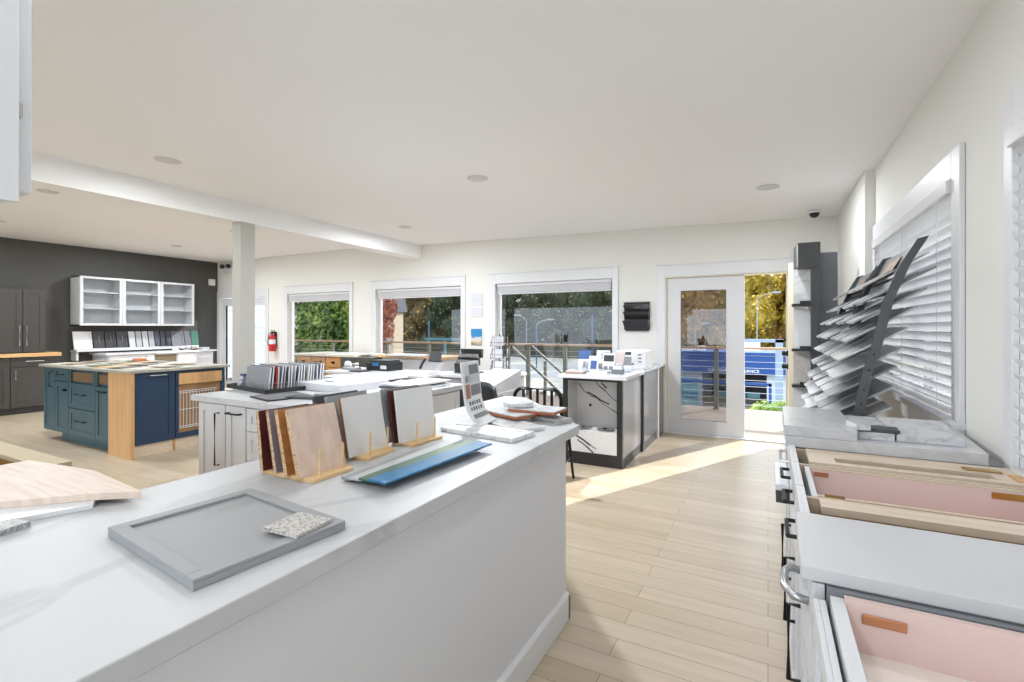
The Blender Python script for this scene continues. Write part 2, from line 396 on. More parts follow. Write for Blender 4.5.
TINT = glass('tinted_door_glass', (206, 206, 208), 0.12)
m = MB(Matrix.Translation((0, YB + .04, 0))); leaf(m, -1.184, -.256, -1.012, -.464); m.to('fixed_leaf', DOORG, d, bevel=.002)
MB().box(-1.012, -.464, YB + .058, YB + .064, .19, 1.865).to('leaf_glass', TINT, d)
m = MB(Matrix.Translation((.236, YB - .03, 0)) @ Matrix.Rotation(math.radians(-90.5), 4, 'Z')); leaf(m, 0, .93, .14, .78, y0=-0.045); ol = m.to('open_leaf', YEL, d, bevel=.002, label='cream leaf standing open into the room')
MB(Matrix.Translation((.236, YB - .03, 0)) @ Matrix.Rotation(math.radians(-90.5), 4, 'Z')).box(.14, .78, -.025, -.019, .19, 1.865).to('leaf_glass', GLASS, ol)
for z in (1.12, .985):
    m = MB(Matrix.Translation((.184, YB - .89, z)) @ Matrix.Rotation(-PI / 2, 4, 'Y')); m.lathe([(.03, 0), (.032, .01), (.02, .02), (.026, .04), (.022, .055), (.004, .058)], n=16)
    m.to('door_knob' if z < 1.05 else 'deadbolt', BLACK, ol, smooth=True)
# far-left glazed door pair
d = empty_struct('door_2', (-10.15, YB, 0))
m = MB(); m.box(-11.03, -10.94, YB - .022, YB, 0, 2.2); m.box(-9.35, -9.25, YB - .022, YB, 0, 2.2); m.box(-10.94, -9.35, YB - .022, YB, 2.05, 2.2); m.to('door_casing', TRIM, d, bevel=.003)
m = MB(Matrix.Translation((0, YB + .04, 0))); leaf(m, -10.93, -10.15, -10.80, -10.28, gz0=.2, gz1=1.87); m.to('door_leaf', WHITE, d, bevel=.002)
m = MB(Matrix.Translation((0, YB + .04, 0))); leaf(m, -10.14, -9.355, -10.01, -9.41, gz0=.2, gz1=1.87); m.to('door_leaf', WHITE, d, bevel=.002)
for a, b in ((-10.80, -10.28), (-10.01, -9.41)): MB().box(a, b, YB + .058, YB + .064, .2, 1.87).to('leaf_glass', GLASS, d)
m = MB(); m.tube([(-10.2, YB + .04, .98), (-10.2, YB - .01, .98), (-10.3, YB - .012, .98)], .008, 8); m.to('door_handle', BLACK, d)
struct('baseboard_back', MB().box(-9.24, -8.78, YB - .015, YB, 0, .1).box(-6.8, -6.4, YB - .015, YB, 0, .1).box(-4.3, -3.9, YB - .015, YB, 0, .1).box(-1.82, -1.31, YB - .015, YB, 0, .1).box(.36, .699, YB - .015, YB, 0, .1), TRIM)
struct('baseboard_left', MB().box(XL, XL + .015, 2.0, YB, 0, .1), mat('dark_base', (60, 58, 56), .5))
# ---------------------------------------------------------------- outdoors
struct('ground', MB().box(-180, 120, -90, 160, -2.75, -2.6), mat('pale_asphalt', (160, 164, 168), 0.9, c2=(168, 166, 146), scale=0.05, detail=2))
struct('deck', MB().box(-13.5, 2.2, YB + WT, 9.35, -.16, -.03), DECK)
WOODR = mat('rail_wood', (150, 122, 94), .6); RAILM = mat('rail_post_metal', (104, 104, 92), .45, .3)
rl = thing('deck_railing', 'cable deck railing with brown wooden cap across the deck edge', 'railing', (-4, 9.16, -.03))
MB().box(-12.5, 1.6, 9.10, 9.22, 1.015, 1.055).to('top_rail', WOODR, rl, bevel=.004)
for x in (-12.3, -10.2, -8.33, -7.04, -4.93, -4.45, -3.62, -2.2, -.8, 1.0):
    MB().box(x - .035, x + .035, 9.125, 9.195, -.03, 1.015).box(x - .06, x + .06, 9.10, 9.22, -.03, -.02).to('rail_post', RAILM, rl)
for k in range(9):
    z = .07 + k * .105
    MB().tube([(-12.3, 9.16, z), (1.0, 9.16, z)], .004, 5).to('cable', STEEL, rl)
st = thing('stair_handrail', 'pair of sloping stair handrails beyond the deck edge', 'railing', (-4.3, 9.9, -1.5))
for (y, xa, za, xb, zb) in ((9.35, -4.93, .92, -3.0, -.65), (10.35, -4.95, .92, -3.2, -.45)):
    MB().ribbon([(xa, y, za), (xb, y, zb)], (0, .06, 0), (0, 0, .06)).to('handrail', RAILM, st)
for x, y, zt in ((-3.9, 9.38, .05), (-3.1, 9.38, -.6), (-4.6, 10.38, .6), (-3.6, 10.38, -.15)):
    MB().box(x - .03, x + .03, y - .03, y + .03, -2.6, zt).to('rail_post', RAILM, st)
m = MB()
for k in range(12): m.box(-4.9 + k * .26, -4.9 + (k + 1) * .26, 9.36, 10.4, -2.6, -.1 - k * .2)
struct('trim_4', m, DECK)
# neighbouring white-sided house beyond the far-left door
nb = thing('neighbour_house', 'white clapboard-sided house wall beyond the far left door', 'building', (-16, 10.6, -2.6))
m = MB()
for k in range(30):
    z = -2.6 + k * .2; m.hexa([(-20, 10.6 - .03, z), (-13.3, 10.6 - .03, z), (-13.3, 11.2, z), (-20, 11.2, z), (-20, 10.6, z + .2), (-13.3, 10.6, z + .2), (-13.3, 11.2, z + .2), (-20, 11.2, z + .2)])
m.to('siding_wall', mat('white_siding', (236, 237, 238), .6), nb)
MB().hexa([(-20.3, 10.2, 3.4), (-13.1, 10.2, 3.4), (-13.1, 13, 3.4), (-20.3, 13, 3.4), (-20.3, 10.2, 3.5), (-13.1, 10.2, 3.5), (-13.1, 13, 4.9), (-20.3, 13, 4.9)]).to('roof', DARK, nb)
MB().box(-13.29, -13.23, 10.5, 10.6, -2.6, 3.4).to('corner_board', WHITE, nb)

def leaves(mb, n, fn, s0, s1):
    for _ in range(n):
        p, nn = fn(); s = random.uniform(s0, s1)
        nn = (Vector(nn) + Vector((random.gauss(0, .5), random.gauss(0, .5), random.gauss(0, .5)))).normalized()
        a = nn.orthogonal().normalized(); q = Matrix.Rotation(random.uniform(0, 6.28), 3, nn); a = q @ a; b = nn.cross(a)
        p = Vector(p)
        vs = [mb.v(*(p - a * s)), mb.v(*(p - b * s * .6)), mb.v(*(p + a * s)), mb.v(*(p + b * s * .6))]
        f = mb.bm.faces.new(vs); f.material_index = mb.mi
def blob_pts(blobs):
    def fn():
        c, r = random.choice(blobs); d = Vector((random.gauss(0, 1), random.gauss(0, 1), random.gauss(0, 1))).normalized()
        return (Vector(c) + Vector((d.x * r[0], d.y * r[1], d.z * r[2])) * random.uniform(.8, 1.05), d)
    return fn
def core(mb, c, r, seed):
    rnd = random.Random(seed); b2 = bmesh.new(); bmesh.ops.create_icosphere(b2, subdivisions=3, radius=.86)
    mp = {}
    for v in b2.verts:
        k = 1 + .16 * math.sin(v.co.x * 7 + seed) * math.cos(v.co.y * 6 + seed) + rnd.uniform(-.05, .05)
        mp[v] = mb.v(c[0] + v.co.x * r[0] * k, c[1] + v.co.y * r[1] * k, c[2] + v.co.z * r[2] * k)
    for f in b2.faces: mb.face([mp[v] for v in f.verts])
    b2.free()
def raw(mb): # leaf meshes: no normal recalculation needed
    return mb
BARK = mat('bark', (84, 70, 58), .9)
def tree_proto(name, h, w, mleaf, mfl, seed, kind):
    random.seed(seed); t = thing(name, kind, 'tree')
    blobs = []
    if 'conifer' in kind:
        for k in range(9): f = k / 8; blobs.append(((0, 0, h * (.12 + .82 * f)), (w * (1.02 - .85 * f), w * (1.02 - .85 * f), h * .075)))
    else:
        blobs.append(((0, 0, h * .58), (w * .72, w * .72, h * .36)))
        for k in range(9):
            a = k * 2.4; blobs.append(((math.cos(a) * w * .55, math.sin(a) * w * .55, h * (.3 + .055 * k)), (w * .42, w * .42, h * .16)))
    m = MB()
    for i, (c, r) in enumerate(blobs): core(m, c, r, seed + i)
    leaves(m, 4600, blob_pts(blobs), .13, .30); m.mi = 1; leaves(m, 900, blob_pts(blobs), .12, .24)
    m.to('crown', [mleaf, mfl], t)
    m = MB(); m.tube([(0, 0, 0), (.1, 0, h * .3), (0, .1, h * .75)], [.28, .2, .05], 8); m.to('trunk', BARK, t)
    return t
FL1 = leafmat('fleck_pale_green', (110, 122, 70), (150, 156, 96), (190, 188, 130))
FL2 = leafmat('fleck_gold', (180, 140, 60), (220, 180, 90), (240, 214, 130))
LG = leafmat('leaf_dark_green', (22, 34, 20), (48, 62, 36), (92, 104, 62))
LB = leafmat('leaf_olive_brown', (52, 46, 28), (96, 84, 48), (150, 120, 66))
LY = leafmat('leaf_golden', (84, 74, 24), (150, 128, 36), (196, 166, 62))
LO = leafmat('leaf_orange', (86, 62, 26), (150, 108, 44), (186, 146, 66))
LR = leafmat('leaf_russet', (90, 48, 34), (150, 86, 62), (186, 124, 88))
LH = leafmat('leaf_hedge', (26, 52, 16), (92, 124, 40), (186, 200, 96))
dark = tree_proto('dark_tree', 13, 4.6, LG, FL1, 1, 'dark green tree'); conif = tree_proto('conifer_tree', 16, 3.4, LG, FL1, 2, 'conifer')
olive = tree_proto('olive_tree', 12, 4.2, LB, FL2, 3, 'olive tree'); gold = tree_proto('golden_tree', 12, 3.4, LY, FL2, 4, 'golden tree'); orange = tree_proto('orange_tree', 10, 2.7, LO, FL2, 5, 'orange tree')
G = 'trees beyond the car park'
used = set()
def put(proto, x, y, lab, s=1.0, rz=0.0):
    if proto.name not in used: used.add(proto.name); o = proto
    else: o = dup(proto)
    o.location = (x, y, -2.6); o.rotation_euler = (0, 0, rz); o.scale = (s, s, s); o['label'] = lab; o['group'] = G
TR = [(dark, -38, 66, 'dark green tree at the far left of the widest back window', 1.05), (conif, -34.0, 72, 'tall dark conifer left of the streetlight in the widest window', 1.0),
      (dark, -30, 68, 'broad dark tree behind the curved streetlight in the widest window', 1.1), (conif, -26.5, 74, 'dark conifer at the middle of the widest back window', 1.05),
      (dark, -23, 68, 'dark green tree right of middle in the widest back window', 1.0), (dark, -18.5, 70, 'dark green tree at the right end of the widest back window', 1.1), (conif, -43, 76, 'dark conifer beyond the left edge of the widest back window', 1.0),
      (olive, -57, 68, 'olive brown tree right of the cream house', 1.05), (olive, -51, 66, 'bushy brown tree at the middle of the second back window', 1.1), (dark, -46, 66, 'dark tree at the right side of the second back window', 1.1), (olive, -64, 74, 'olive brown tree rising behind the cream house', 1.0),
      (dark, -13.5, 60, 'dark green tree hidden left of the glazed back door', 1.05), (gold, -8.2, 52, 'golden autumn tree at the left of the fixed door glass', .95), (dark, -8.2, 62, 'dark tree behind the golden one in the fixed door glass', .9), (orange, -5.3, 49, 'orange tree at the right of the fixed door glass', 1.05),
      (gold, -2.2, 50, 'bright golden tree seen at the left of the open doorway', 1.1), (orange, .6, 53, 'orange and yellow tree at the middle of the open doorway', 1.15), (dark, 2.6, 58, 'dark green tree at the right side of the open doorway', 1.0), (gold, 4.2, 49, 'golden tree mostly hidden by the open door leaf', 1.0)]
for i, (p, x, y, lab, s) in enumerate(TR): put(p, x, y, lab, s, i * 1.3)
# russet tree near the cream house
random.seed(12); t = thing('russet_tree', 'slim russet tree at the left edge of the second window', 'tree', (-30.3, 33, -2.6))
bl = [((-30.3, 33, 1.2), (.9, .9, 1.6)), ((-30.0, 33.2, 3.2), (.8, .8, 1.3)), ((-30.4, 32.8, -.4), (.6, .6, .7))]
m = MB(); [core(m, c, (r[0] * .6, r[1] * .6, r[2] * .6), 3) for c, r in bl]; leaves(m, 2600, blob_pts(bl), .06, .16); m.to('crown', LR, t)
MB().tube([(-30.3, 33, -2.6), (-30.3, 33, 2)], [.12, .05], 8).to('trunk', BARK, t)
# hedge beyond the first window
random.seed(21); m = MB(); m.box(-12.6, -10.45, 10.0, 10.5, -2.6, 3.4)
def hed(): return ((random.uniform(-12.7, -10.4), 9.9 + random.uniform(-.12, .12) + .0, random.uniform(-1.6, 3.6)), (0, -1, .4))
leaves(m, 5200, hed, .05, .12); m.to('hedge', LH, label='tall leafy green hedge beyond the first window', cat='hedge')
# cream house
h = thing('cream_house', 'cream house with dark roof beyond the second window', 'building', (-37, 42, -2.6))
MB().box(-44, -37.2, 42, 43.6, -2.6, 3.2).to('house_wall', mat('cream_wall', (176, 162, 140), .8), h)
MB().hexa([(-44.4, 41.6, 3.2), (-36.9, 41.6, 3.2), (-36.9, 44, 3.2), (-44.4, 44, 3.2), (-44, 42.6, 7.3), (-37.2, 42.6, 7.3), (-37.2, 43.2, 7.3), (-44, 43.2, 7.3)]).to('roof', mat('slate_roof', (78, 84, 94), .7), h)
MB().box(-38.3, -37.5, 41.7, 43, 3.7, 5.1).to('dormer', WHITE, h)
for x, z in ((-40.6, -1.2), (-38.2, -1.0), (-38.2, 1.2)):
    w = MB().box(x - .5, x + .5, 41.93, 42.02, z - .1, z + 1.3).to('house_window', WHITE, h); MB().box(x - .38, x + .38, 41.9, 41.95, z, z + 1.2).to('house_pane', mat('house_glass', (120, 160, 170), .2), w)
# wooded slope closing the view
random.seed(31); m = MB(); n = 70; a = []; b = []
for i in range(n + 1):
    x = -120 + 170 * i / n; h = 2.2 + 2.4 * random.random() + 1.5 * math.sin(i * .7)
    a.append(m.v(x, 82, -2.6)); b.append((m.v(x, 84 + random.uniform(-1, 1), h), m.v(x, 110, h + 4), m.v(x, 110, -2.6)))
for i in range(n):
    m.face([a[i], a[i + 1], b[i + 1][0], b[i][0]]); m.face([b[i][0], b[i + 1][0], b[i + 1][1], b[i][1]]); m.face([b[i][1], b[i + 1][1], b[i + 1][2], b[i][2]]); m.face([a[i + 1], a[i], b[i][2], b[i + 1][2]])
struct('hill', m, LG)
# street poles
BLUEP = mat('blue_pole', (50, 82, 130), .6); POLEG = mat('grey_pole', (124, 128, 130), .6)
def pole(x, y, top, mm, lab, arm=None, r=.04):
    t = thing('street_light', lab, 'street light', (x, y, -2.6), group='poles beyond the car park')
    MB().tube([(x, y, -2.6), (x, y, top)], r, 8).to('pole', mm, t)
    if arm: MB().tube([(x, y, top), (x + arm * .4, y, top + .35), (x + arm, y, top + .5)], r * .7, 6).to('arm', POLEG, t); MB().box(x + arm - .1, x + arm + .5, y - .12, y + .12, top + .42, top + .56).to('lamp_head', POLEG, t)
pole(-20.6, 42, 2.15, POLEG, 'slim grey pole at the left of the widest window', -1.2)
pole(-20.0, 43, 1.7, BLUEP, 'blue pole with curved lamp arm in the widest window', 1.3, .07)
pole(-14.0, 42, 2.5, BLUEP, 'plain blue pole near the right of the widest window', None, .07)
pole(-32.3, 42, 2.2, mat('teal_pole', (52, 96, 112), .6), 'teal pole in the second window', None, .08)
pole(-.75, 42, 3.6, POLEG, 'tall grey streetlight with arm over the car wash sign', 1.1)
pole(-5.27, 42, 1.3, POLEG, 'short grey pole behind the fixed door glass', .6)
t = thing('play_barrier', 'low teal barrier beside the teal pole', 'barrier', (-30, 41, -2.6)); TEALP = mat('teal_plastic', (62, 104, 112), .6)
MB().box(-32, -27.2, 40.9, 41.2, .1, .35).to('top_bar', TEALP, t)
for x in (-31.6, -29.5, -27.5): MB().box(x - .08, x + .08, 40.9, 41.2, -2.6, .1).to('post', TEALP, t)
t = thing('roadside_wall', 'long low dark wall below the trees in the widest window', 'wall', (-40, 60, -2.6))
MB().box(-70, -14, 60, 60.4, -2.6, -1.0).to('wall_body', mat('dark_green_screen', (58, 60, 46), .9), t)
# car wash
W = mat('car_wash_white', (160, 166, 174), .7); CB = mat('fascia_blue', (8, 56, 116), .7)
c = thing('car_wash', 'blue and white car wash with lettered fascia beyond the deck', 'building', (-1, 27, -2.6))
MB().box(-7.0, 3.4, 25.9, 26.2, -.85, .2).box(-7.0, 3.4, 26.2, 32, -.4, .2).to('fascia', CB, c)
m = MB()
for a, b in ((-7.0, -2.95), (-1.05 + .0, -1.0), (-.05, 3.4)): m.box(a, b, 26.2, 26.5, -2.6, -.85)
m.box(-7.0, 3.4, 31.5, 32, -2.6, .1); m.to('wall', W, c)
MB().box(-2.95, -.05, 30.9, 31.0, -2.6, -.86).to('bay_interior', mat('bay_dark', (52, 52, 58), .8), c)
text_mesh('fascia_lettering', 'CAR WASH ENTRANCE', .215, facing_text(-1.5, 25.88, -.70, '-Y'), WHITE2, c, .01)
MB().box(-3.9, -3.1, 25.75, 25.9, -2.6, -1.1).to('wash_panel', mat('pale_teal', (90, 130, 145), .5), c)
for x, z in ((-3.72, -1.25), (-3.72, -1.95)): MB().box(x - .1, x + .6, 25.6, 25.75, z - .12, z + .12).to('teal_panel', mat('teal_bright', (14, 92, 116), .5), c)
for x in (-2.4, -1.5, -.9): MB().box(x, x + .55, 26.6, 26.9, -2.05, -1.8).to('teal_bumper', TEALP, c)
MB().box(-4.2, -3.4, 26.6, 27.6, .2, .36).to('roof_unit', WHITE2, c); MB().box(-3.25, -2.9, 26.6, 27.4, .2, .45).to('roof_unit', WHITE2, c)
c2 = thing('canopy_frame', 'pale blue canopy frame post with white sign panel', 'frame', (.5, 22, -2.6)); PB = mat('pale_blue_steel', (120, 134, 152), .6)
MB().box(.26, .53, 22, 22.25, -2.6, .92).to('frame_post', PB, c2); MB().box(-1.6, .53, 22, 22.25, .80, .93).to('frame_beam', PB, c2); MB().box(-1.0, -.28, 21.9, 22, .46, .80).to('sign_panel', WHITE2, c2)
c3 = thing('blue_barrier', 'blue steel barrier frame in front of the wash bay', 'barrier', (-.2, 20, -2.6))
MB().box(.02, .12, 20, 20.1, -2.6, -.66).to('barrier_post', CB, c3); MB().box(-4, .12, 20, 20.1, -.74, -.64).to('barrier_rail', CB, c3)
random.seed(5); bl = [((.2, 14.5, -1.1), (.8, .5, .6)), ((-.35, 14.6, -1.35), (.5, .4, .5)), ((.8, 14.4, -1.3), (.5, .4, .5))]
m = MB(); [core(m, cc, r, 9) for cc, r in bl]; m.box(-.5, .9, 14.3, 14.8, -2.6, -1.4); leaves(m, 2200, blob_pts(bl), .03, .07); m.to('bush', LH, label='round green bush below the deck at the open doorway', cat='bush')
# ================================================================ INTERIOR
random.seed(3)
# ---------------------------------------------------------------- peninsula
CT0, CT1 = 0.872, 0.914
pb = thing('peninsula_base', 'long white panelled peninsula base in the foreground with tall baseboard', 'cabinet', (-1.25, .8, 0))
MB().prism([(-.848, -1.2), (-.848, 2.155), (-1.50, 2.155), (-1.50, .70), (-2.1, .70), (-2.1, -1.2)], 0.0, CT0).to('base_panel', PANELW, pb, bevel=.002)
m = MB(); m.box(-.848, -.833, -1.2, 2.17, 0.001, .115); m.box(-1.50, -.833, 2.155, 2.17, .001, .115)
m.hexa([(-.848, -1.2, .115), (-.833, -1.2, .115), (-.833, 2.17, .115), (-.848, 2.17, .115), (-.848, -1.2, .13), (-.843, -1.2, .13), (-.843, 2.16, .13), (-.848, 2.16, .13)])
m.to('base_board', TRIM, pb)
MB().prism([(-.815, -1.3), (-.80, 2.21), (-1.43, 2.92), (-1.60, 2.93), (-1.60, .735), (-2.12, .735), (-2.12, -1.3)], CT0, CT1).to('countertop', QUARTZ, label='white veined quartz countertop of the foreground peninsula with clipped corner', cat='countertop', bevel=.003)

Z = CT1 + .0005
# grey shaker door lying flat
ang = math.radians(-6)
t = thing('cabinet_door_sample', 'grey shaker cabinet door lying flat on the foreground countertop', 'cabinet door', (-1.084, .674, Z), ang)
M = WORLD[t.name]; m = MB(M); m.box(-.205, .205, -.16, .16, 0, .014); r = .03
m.box(-.205, -.205 + r, -.16, .16, .014, .021); m.box(.205 - r, .205, -.16, .16, .014, .021); m.box(-.205 + r, .205 - r, -.16, -.16 + r, .014, .021); m.box(-.205 + r, .205 - r, .16 - r, .16, .014, .021)
m.to('door_panel', GREYS, t, bevel=.0015)
m = MB(Matrix.Translation((-.931, .735, Z + .0215)) @ Matrix.Rotation(math.radians(3), 4, 'Z')); m.box(-.052, .052, -.048, .052, 0, .008); m.to('terrazzo_tile', TERR, label='small speckled terrazzo tile on the corner of the grey shaker door', cat='tile', bevel=.001)

# board holders with leaning boards
HW = mat('birch', (222, 190, 142), .5, c2=(208, 172, 122), scale=5, stretch=(10, 1, 10))
def holder(cx, cy, lx, ly, rz, pegs, lab):
    t = thing('board_holder', lab, 'holder', (cx, cy, Z), rz, 'wooden peg holders on the foreground countertop'); m = MB(WORLD[t.name])
    pts = []; rr = .012
    for sx, sy, a0 in ((1, 1, 0), (-1, 1, 90), (-1, -1, 180), (1, -1, 270)):
        for k in range(4):
            a = math.radians(a0 + k * 30); pts.append((sx * (lx / 2 - rr) + rr * math.cos(a), sy * (ly / 2 - rr) + rr * math.sin(a)))
    m.prism(pts, 0, .012); m.to('holder_base', HW, t, bevel=.001)
    for px, py in pegs:
        MB(WORLD[t.name]).tube([(px, py, .010), (px + .004, py, .095)], .0038, 10).to('peg', HW, t)
def board(name, x, y, w, h, th, lean, rz, face, edge, lab, group, grow=0, z=.0125):
    """board standing on its edge: runs along local Y, leans so that the top moves to -X"""
    W = Matrix.Translation((x, y, Z + z)) @ Matrix.Rotation(rz, 4, 'Z')
    t = thing(name, lab, 'sample board', (x, y, Z + z), rz, group)
    R = Matrix.Rotation(-lean, 4, 'Y')
    MB(W).box(-th + .0012, -.0012, 0, w, 0, h, R).to('board_core', edge, t)
    MB(W).box(-.0012, 0, 0, w, 0, h, R).box(-th, -th + .0012, 0, w, 0, h, R).to('board_face', face, t)
    return t
holder(-1.325, 1.085, .25, .165, 0.0, [(.108, -.045), (.108, .045), (.05, -.045), (-.01, -.045), (-.07, -.045)], 'wooden peg holder under the four particle board samples')
GB = 'leaning sample boards on the peninsula'
REDB = mat('dark_red_laminate', (84, 38, 32), .4); VIOL = mat('mauve_laminate', (130, 118, 124), .4); BRN = mat('amber_laminate', (176, 120, 66), .4, c2=(150, 96, 48), scale=4, stretch=(4, 1, 8))
board('sample_board', -1.243, .992, .170, .212, .018, math.radians(17), math.radians(-4), PINKOAK, CHIP, 'pale oak particle board at the front of the left holder', GB)
board('sample_board', -1.300, .992, .178, .204, .018, math.radians(15), math.radians(-4), BRN, CHIP, 'amber faced particle board, second from the front in the left holder', GB)
board('sample_board', -1.355, .995, .178, .197, .016, math.radians(13), math.radians(-4), VIOL, CHIP, 'mauve faced particle board, third from the front in the left holder', GB)
board('sample_board', -1.412, .99, .18, .190, .016, math.radians(8), math.radians(-4), REDB, CHIP, 'dark red faced particle board, rearmost in the left holder', GB)
holder(-1.315, 1.335, .15, .165, math.radians(6), [(.055, -.05), (.06, .045), (-.02, -.05)], 'wooden peg holder under the middle white sample board')
WF = mat('white_melamine', (222, 221, 220), .4); WB = mat('walnut_edge', (150, 104, 72), .5); GRB = mat('grey_melamine', (150, 152, 154), .4)
board('sample_board', -1.285, 1.225, .205, .210, .016, math.radians(11), math.radians(3), WF, WB, 'white sample board with brown edge in the middle holder', GB)
board('sample_board', -1.335, 1.215, .205, .215, .012, math.radians(13), math.radians(3), GRB, GRB, 'grey sample board behind the brown edged white board', GB)
board('sample_board', -1.375, 1.20, .22, .215, .010, math.radians(15), math.radians(3), DARK, DARK, 'dark grey thin board at the back of the middle holder', GB)
holder(-1.275, 1.585, .12, .19, math.radians(-2), [(.045, -.06), (.045, .05), (-.02, -.05)], 'wooden peg holder under the far white sample board')
board('sample_board', -1.27, 1.475, .21, .208, .012, math.radians(8), math.radians(-4), WF, WF, 'plain white sample board in the far holder', GB)
board('sample_board', -1.293, 1.468, .21, .208, .010, math.radians(10), math.radians(-4), REDB, REDB, 'dark red thin board behind the far white board', GB)
board('sample_board', -1.318, 1.46, .21, .212, .010, math.radians(11), math.radians(-4), GRB, GRB, 'thin grey board behind the dark red board', GB)
# flat strips
BLUEB = mat('blue_laminate', (30, 104, 150), .3, c2=(44, 124, 172), scale=4, stretch=(10, 1, 1)); GREENB = mat('green_laminate', (58, 98, 84), .35, c2=(84, 112, 70), scale=5, stretch=(10, 1, 1)); LGR = mat('pale_grey_laminate', (176, 178, 180), .35)
STG = 'laminate strips fanned on the peninsula'
def strip(x0, y0, x1, y1, w, z, th, mm, lab, group=STG, name='laminate_strip'):
    L = math.hypot(x1 - x0, y1 - y0); a = math.atan2(y1 - y0, x1 - x0)
    m = MB(Matrix.Translation((x0, y0, z)) @ Matrix.Rotation(a, 4, 'Z')); m.box(0, L, -w / 2, w / 2, 0, th)
    m.to(name, mm, label=lab, cat='sample strip', group=group, bevel=.001)
strip(-1.160, 1.09, -1.185, 1.60, .035, Z, .006, LGR, 'pale grey strip at the far side of the fanned strips')
strip(-1.125, 1.06, -1.15, 1.60, .04, Z + .0062, .006, mat('mid_grey_laminate', (140, 142, 144), .35), 'mid grey strip under the green strip')
strip(-1.085, 1.055, -1.105, 1.585, .05, Z + .0124, .006, LGR, 'light grey strip directly below the green strip')
strip(-1.028, 1.05, -1.03, 1.62, .075, Z + .0186, .006, GREENB, 'green laminate strip beside the blue strip')
strip(-.985, 1.04, -.955, 1.585, .07, Z + .0248, .006, BLUEB, 'blue laminate strip, topmost and nearest of the fan')
# marble tile samples at the tip
def slab(cx, cy, w, d, rz, z, th, mm, name, lab, cat='tile', group=None, bev=.0015, parent=None):
    m = MB(Matrix.Translation((cx, cy, z)) @ Matrix.Rotation(math.radians(rz), 4, 'Z')); m.box(-w / 2, w / 2, -d / 2, d / 2, 0, th)
    return m.to(name, mm, parent, label=lab, cat=cat, group=group, bevel=bev)
TG = 'stone samples at the peninsula tip'
BOXM = marble('printed_tile_edge', (220, 221, 222), (176, 178, 181), 9, .03, .4, soft=True)
slab(-1.10, 1.845, .40, .17, -8, Z, .018, BOXM, 'stone_sample', 'large pale marbled slab at the base of the display stand', 'stone sample', TG)
slab(-1.12, 2.06, .42, .16, -30, Z, .016, TILEM, 'stone_sample', 'pale marble slab under the brown edged tiles', 'stone sample', TG)
slab(-.965, 2.245, .20, .09, -20, Z, .022, GRAN, 'stone_sample', 'small grey slab at the right of the stone samples', 'stone sample', TG)
TAN = mat('terracotta_edge', (168, 98, 66), .6)
def twotile(cx, cy, w, d, rz, z, lab):
    t = thing('edged_tile', lab, 'tile', (cx, cy, z), math.radians(rz), 'brown edged tiles at the peninsula tip'); M = WORLD[t.name]
    MB(M).box(-w / 2, w / 2, -d / 2, d / 2, 0, .012).to('tile_body', TAN, t); MB(M).box(-w / 2, w / 2, -d / 2, d / 2, .012, .017).to('tile_face', TILEM, t)
twotile(-1.165, 2.20, .26, .17, -22, Z + .023, 'brown edged tile, lower of the stacked pair')
twotile(-1.045, 2.26, .26, .16, -2, Z + .0405, 'brown edged tile, upper of the stacked pair')
m = MB(Matrix.Translation((-1.15, 2.25, Z + .0580)) @ Matrix.Rotation(.3, 4, 'Z')); pts = [(.085 * math.cos(a * PI / 12) * (1 if abs(math.cos(a * PI / 12)) < .9 else .95), .06 * math.sin(a * PI / 12)) for a in range(24)]
m.prism(pts, 0, .026); m.to('rounded_stone', marble('speckled_white', (214, 215, 218), (168, 170, 175), 30, .06, .3, soft=True), label='rounded white stone block on top of the edged tiles', cat='stone sample', bevel=.008)
# display stand (bent acrylic poster)
PR = MATS['printed'] = bpy.data.materials.new('printed_sheet'); PR = MATS['printed']
def printed(name, paper, blocks):
    """paper with rectangular printed blocks in object-space units: (u0,u1,v0,v1,colour) on a local XZ sheet"""
    return mat(name, paper, .4)
t = thing('display_stand', 'white bent display stand with printed finish sheet on the peninsula tip', 'display stand', (-1.25, 1.96, Z), 0)
M = WORLD[t.name]
def bent(mb, off, th, w0, w1, ptsz):
    for (a, b) in zip(ptsz, ptsz[1:]):
        mb.hexa([(w0, a[0] + off, a[1]), (w1, a[0] + off, a[1]), (w1, a[0] + off + th, a[1]), (w0, a[0] + off + th, a[1]), (w0, b[0] + off, b[1]), (w1, b[0] + off, b[1]), (w1, b[0] + off + th, b[1]), (w0, b[0] + off + th, b[1])])
prof = [(-.085, .022), (-.05, .040), (-.025, .075), (-.010, .12), (0, .20), (.012, .305)]
MS = M @ Matrix.Rotation(math.radians(97), 4, 'Z')
m = MB(MS); bent(m, 0, .006, -.095, .095, prof); m.box(-.095, .095, -.09, .04, .0182, .022); m.to('stand_panel', WHITE2, t, bevel=.001)
DG = mat('print_grey', (120, 120, 124), .5); DB = mat('print_dark', (60, 66, 84), .5); SK = mat('print_brown', (160, 112, 92), .5); LGY = mat('print_light', (206, 208, 214), .5); PGM = mat('print_paper', (190, 190, 196), .5)
def patch(nm, mm, u0, u1, z0, z1):
    m = MB(MS)
    def y(z):
        for a, b in zip(prof, prof[1:]):
            if a[1] <= z <= b[1]: f = (z - a[1]) / (b[1] - a[1]); return a[0] + f * (b[0] - a[0])
        return prof[-1][0]
    n = 4
    for k in range(n):
        a = z0 + (z1 - z0) * k / n; b = z0 + (z1 - z0) * (k + 1) / n
        m.hexa([(u0, y(a) - .0012, a), (u1, y(a) - .0012, a), (u1, y(a), a), (u0, y(a), a), (u0, y(b) - .0012, b), (u1, y(b) - .0012, b), (u1, y(b), b), (u0, y(b), b)])
    m.to(nm, mm, t)
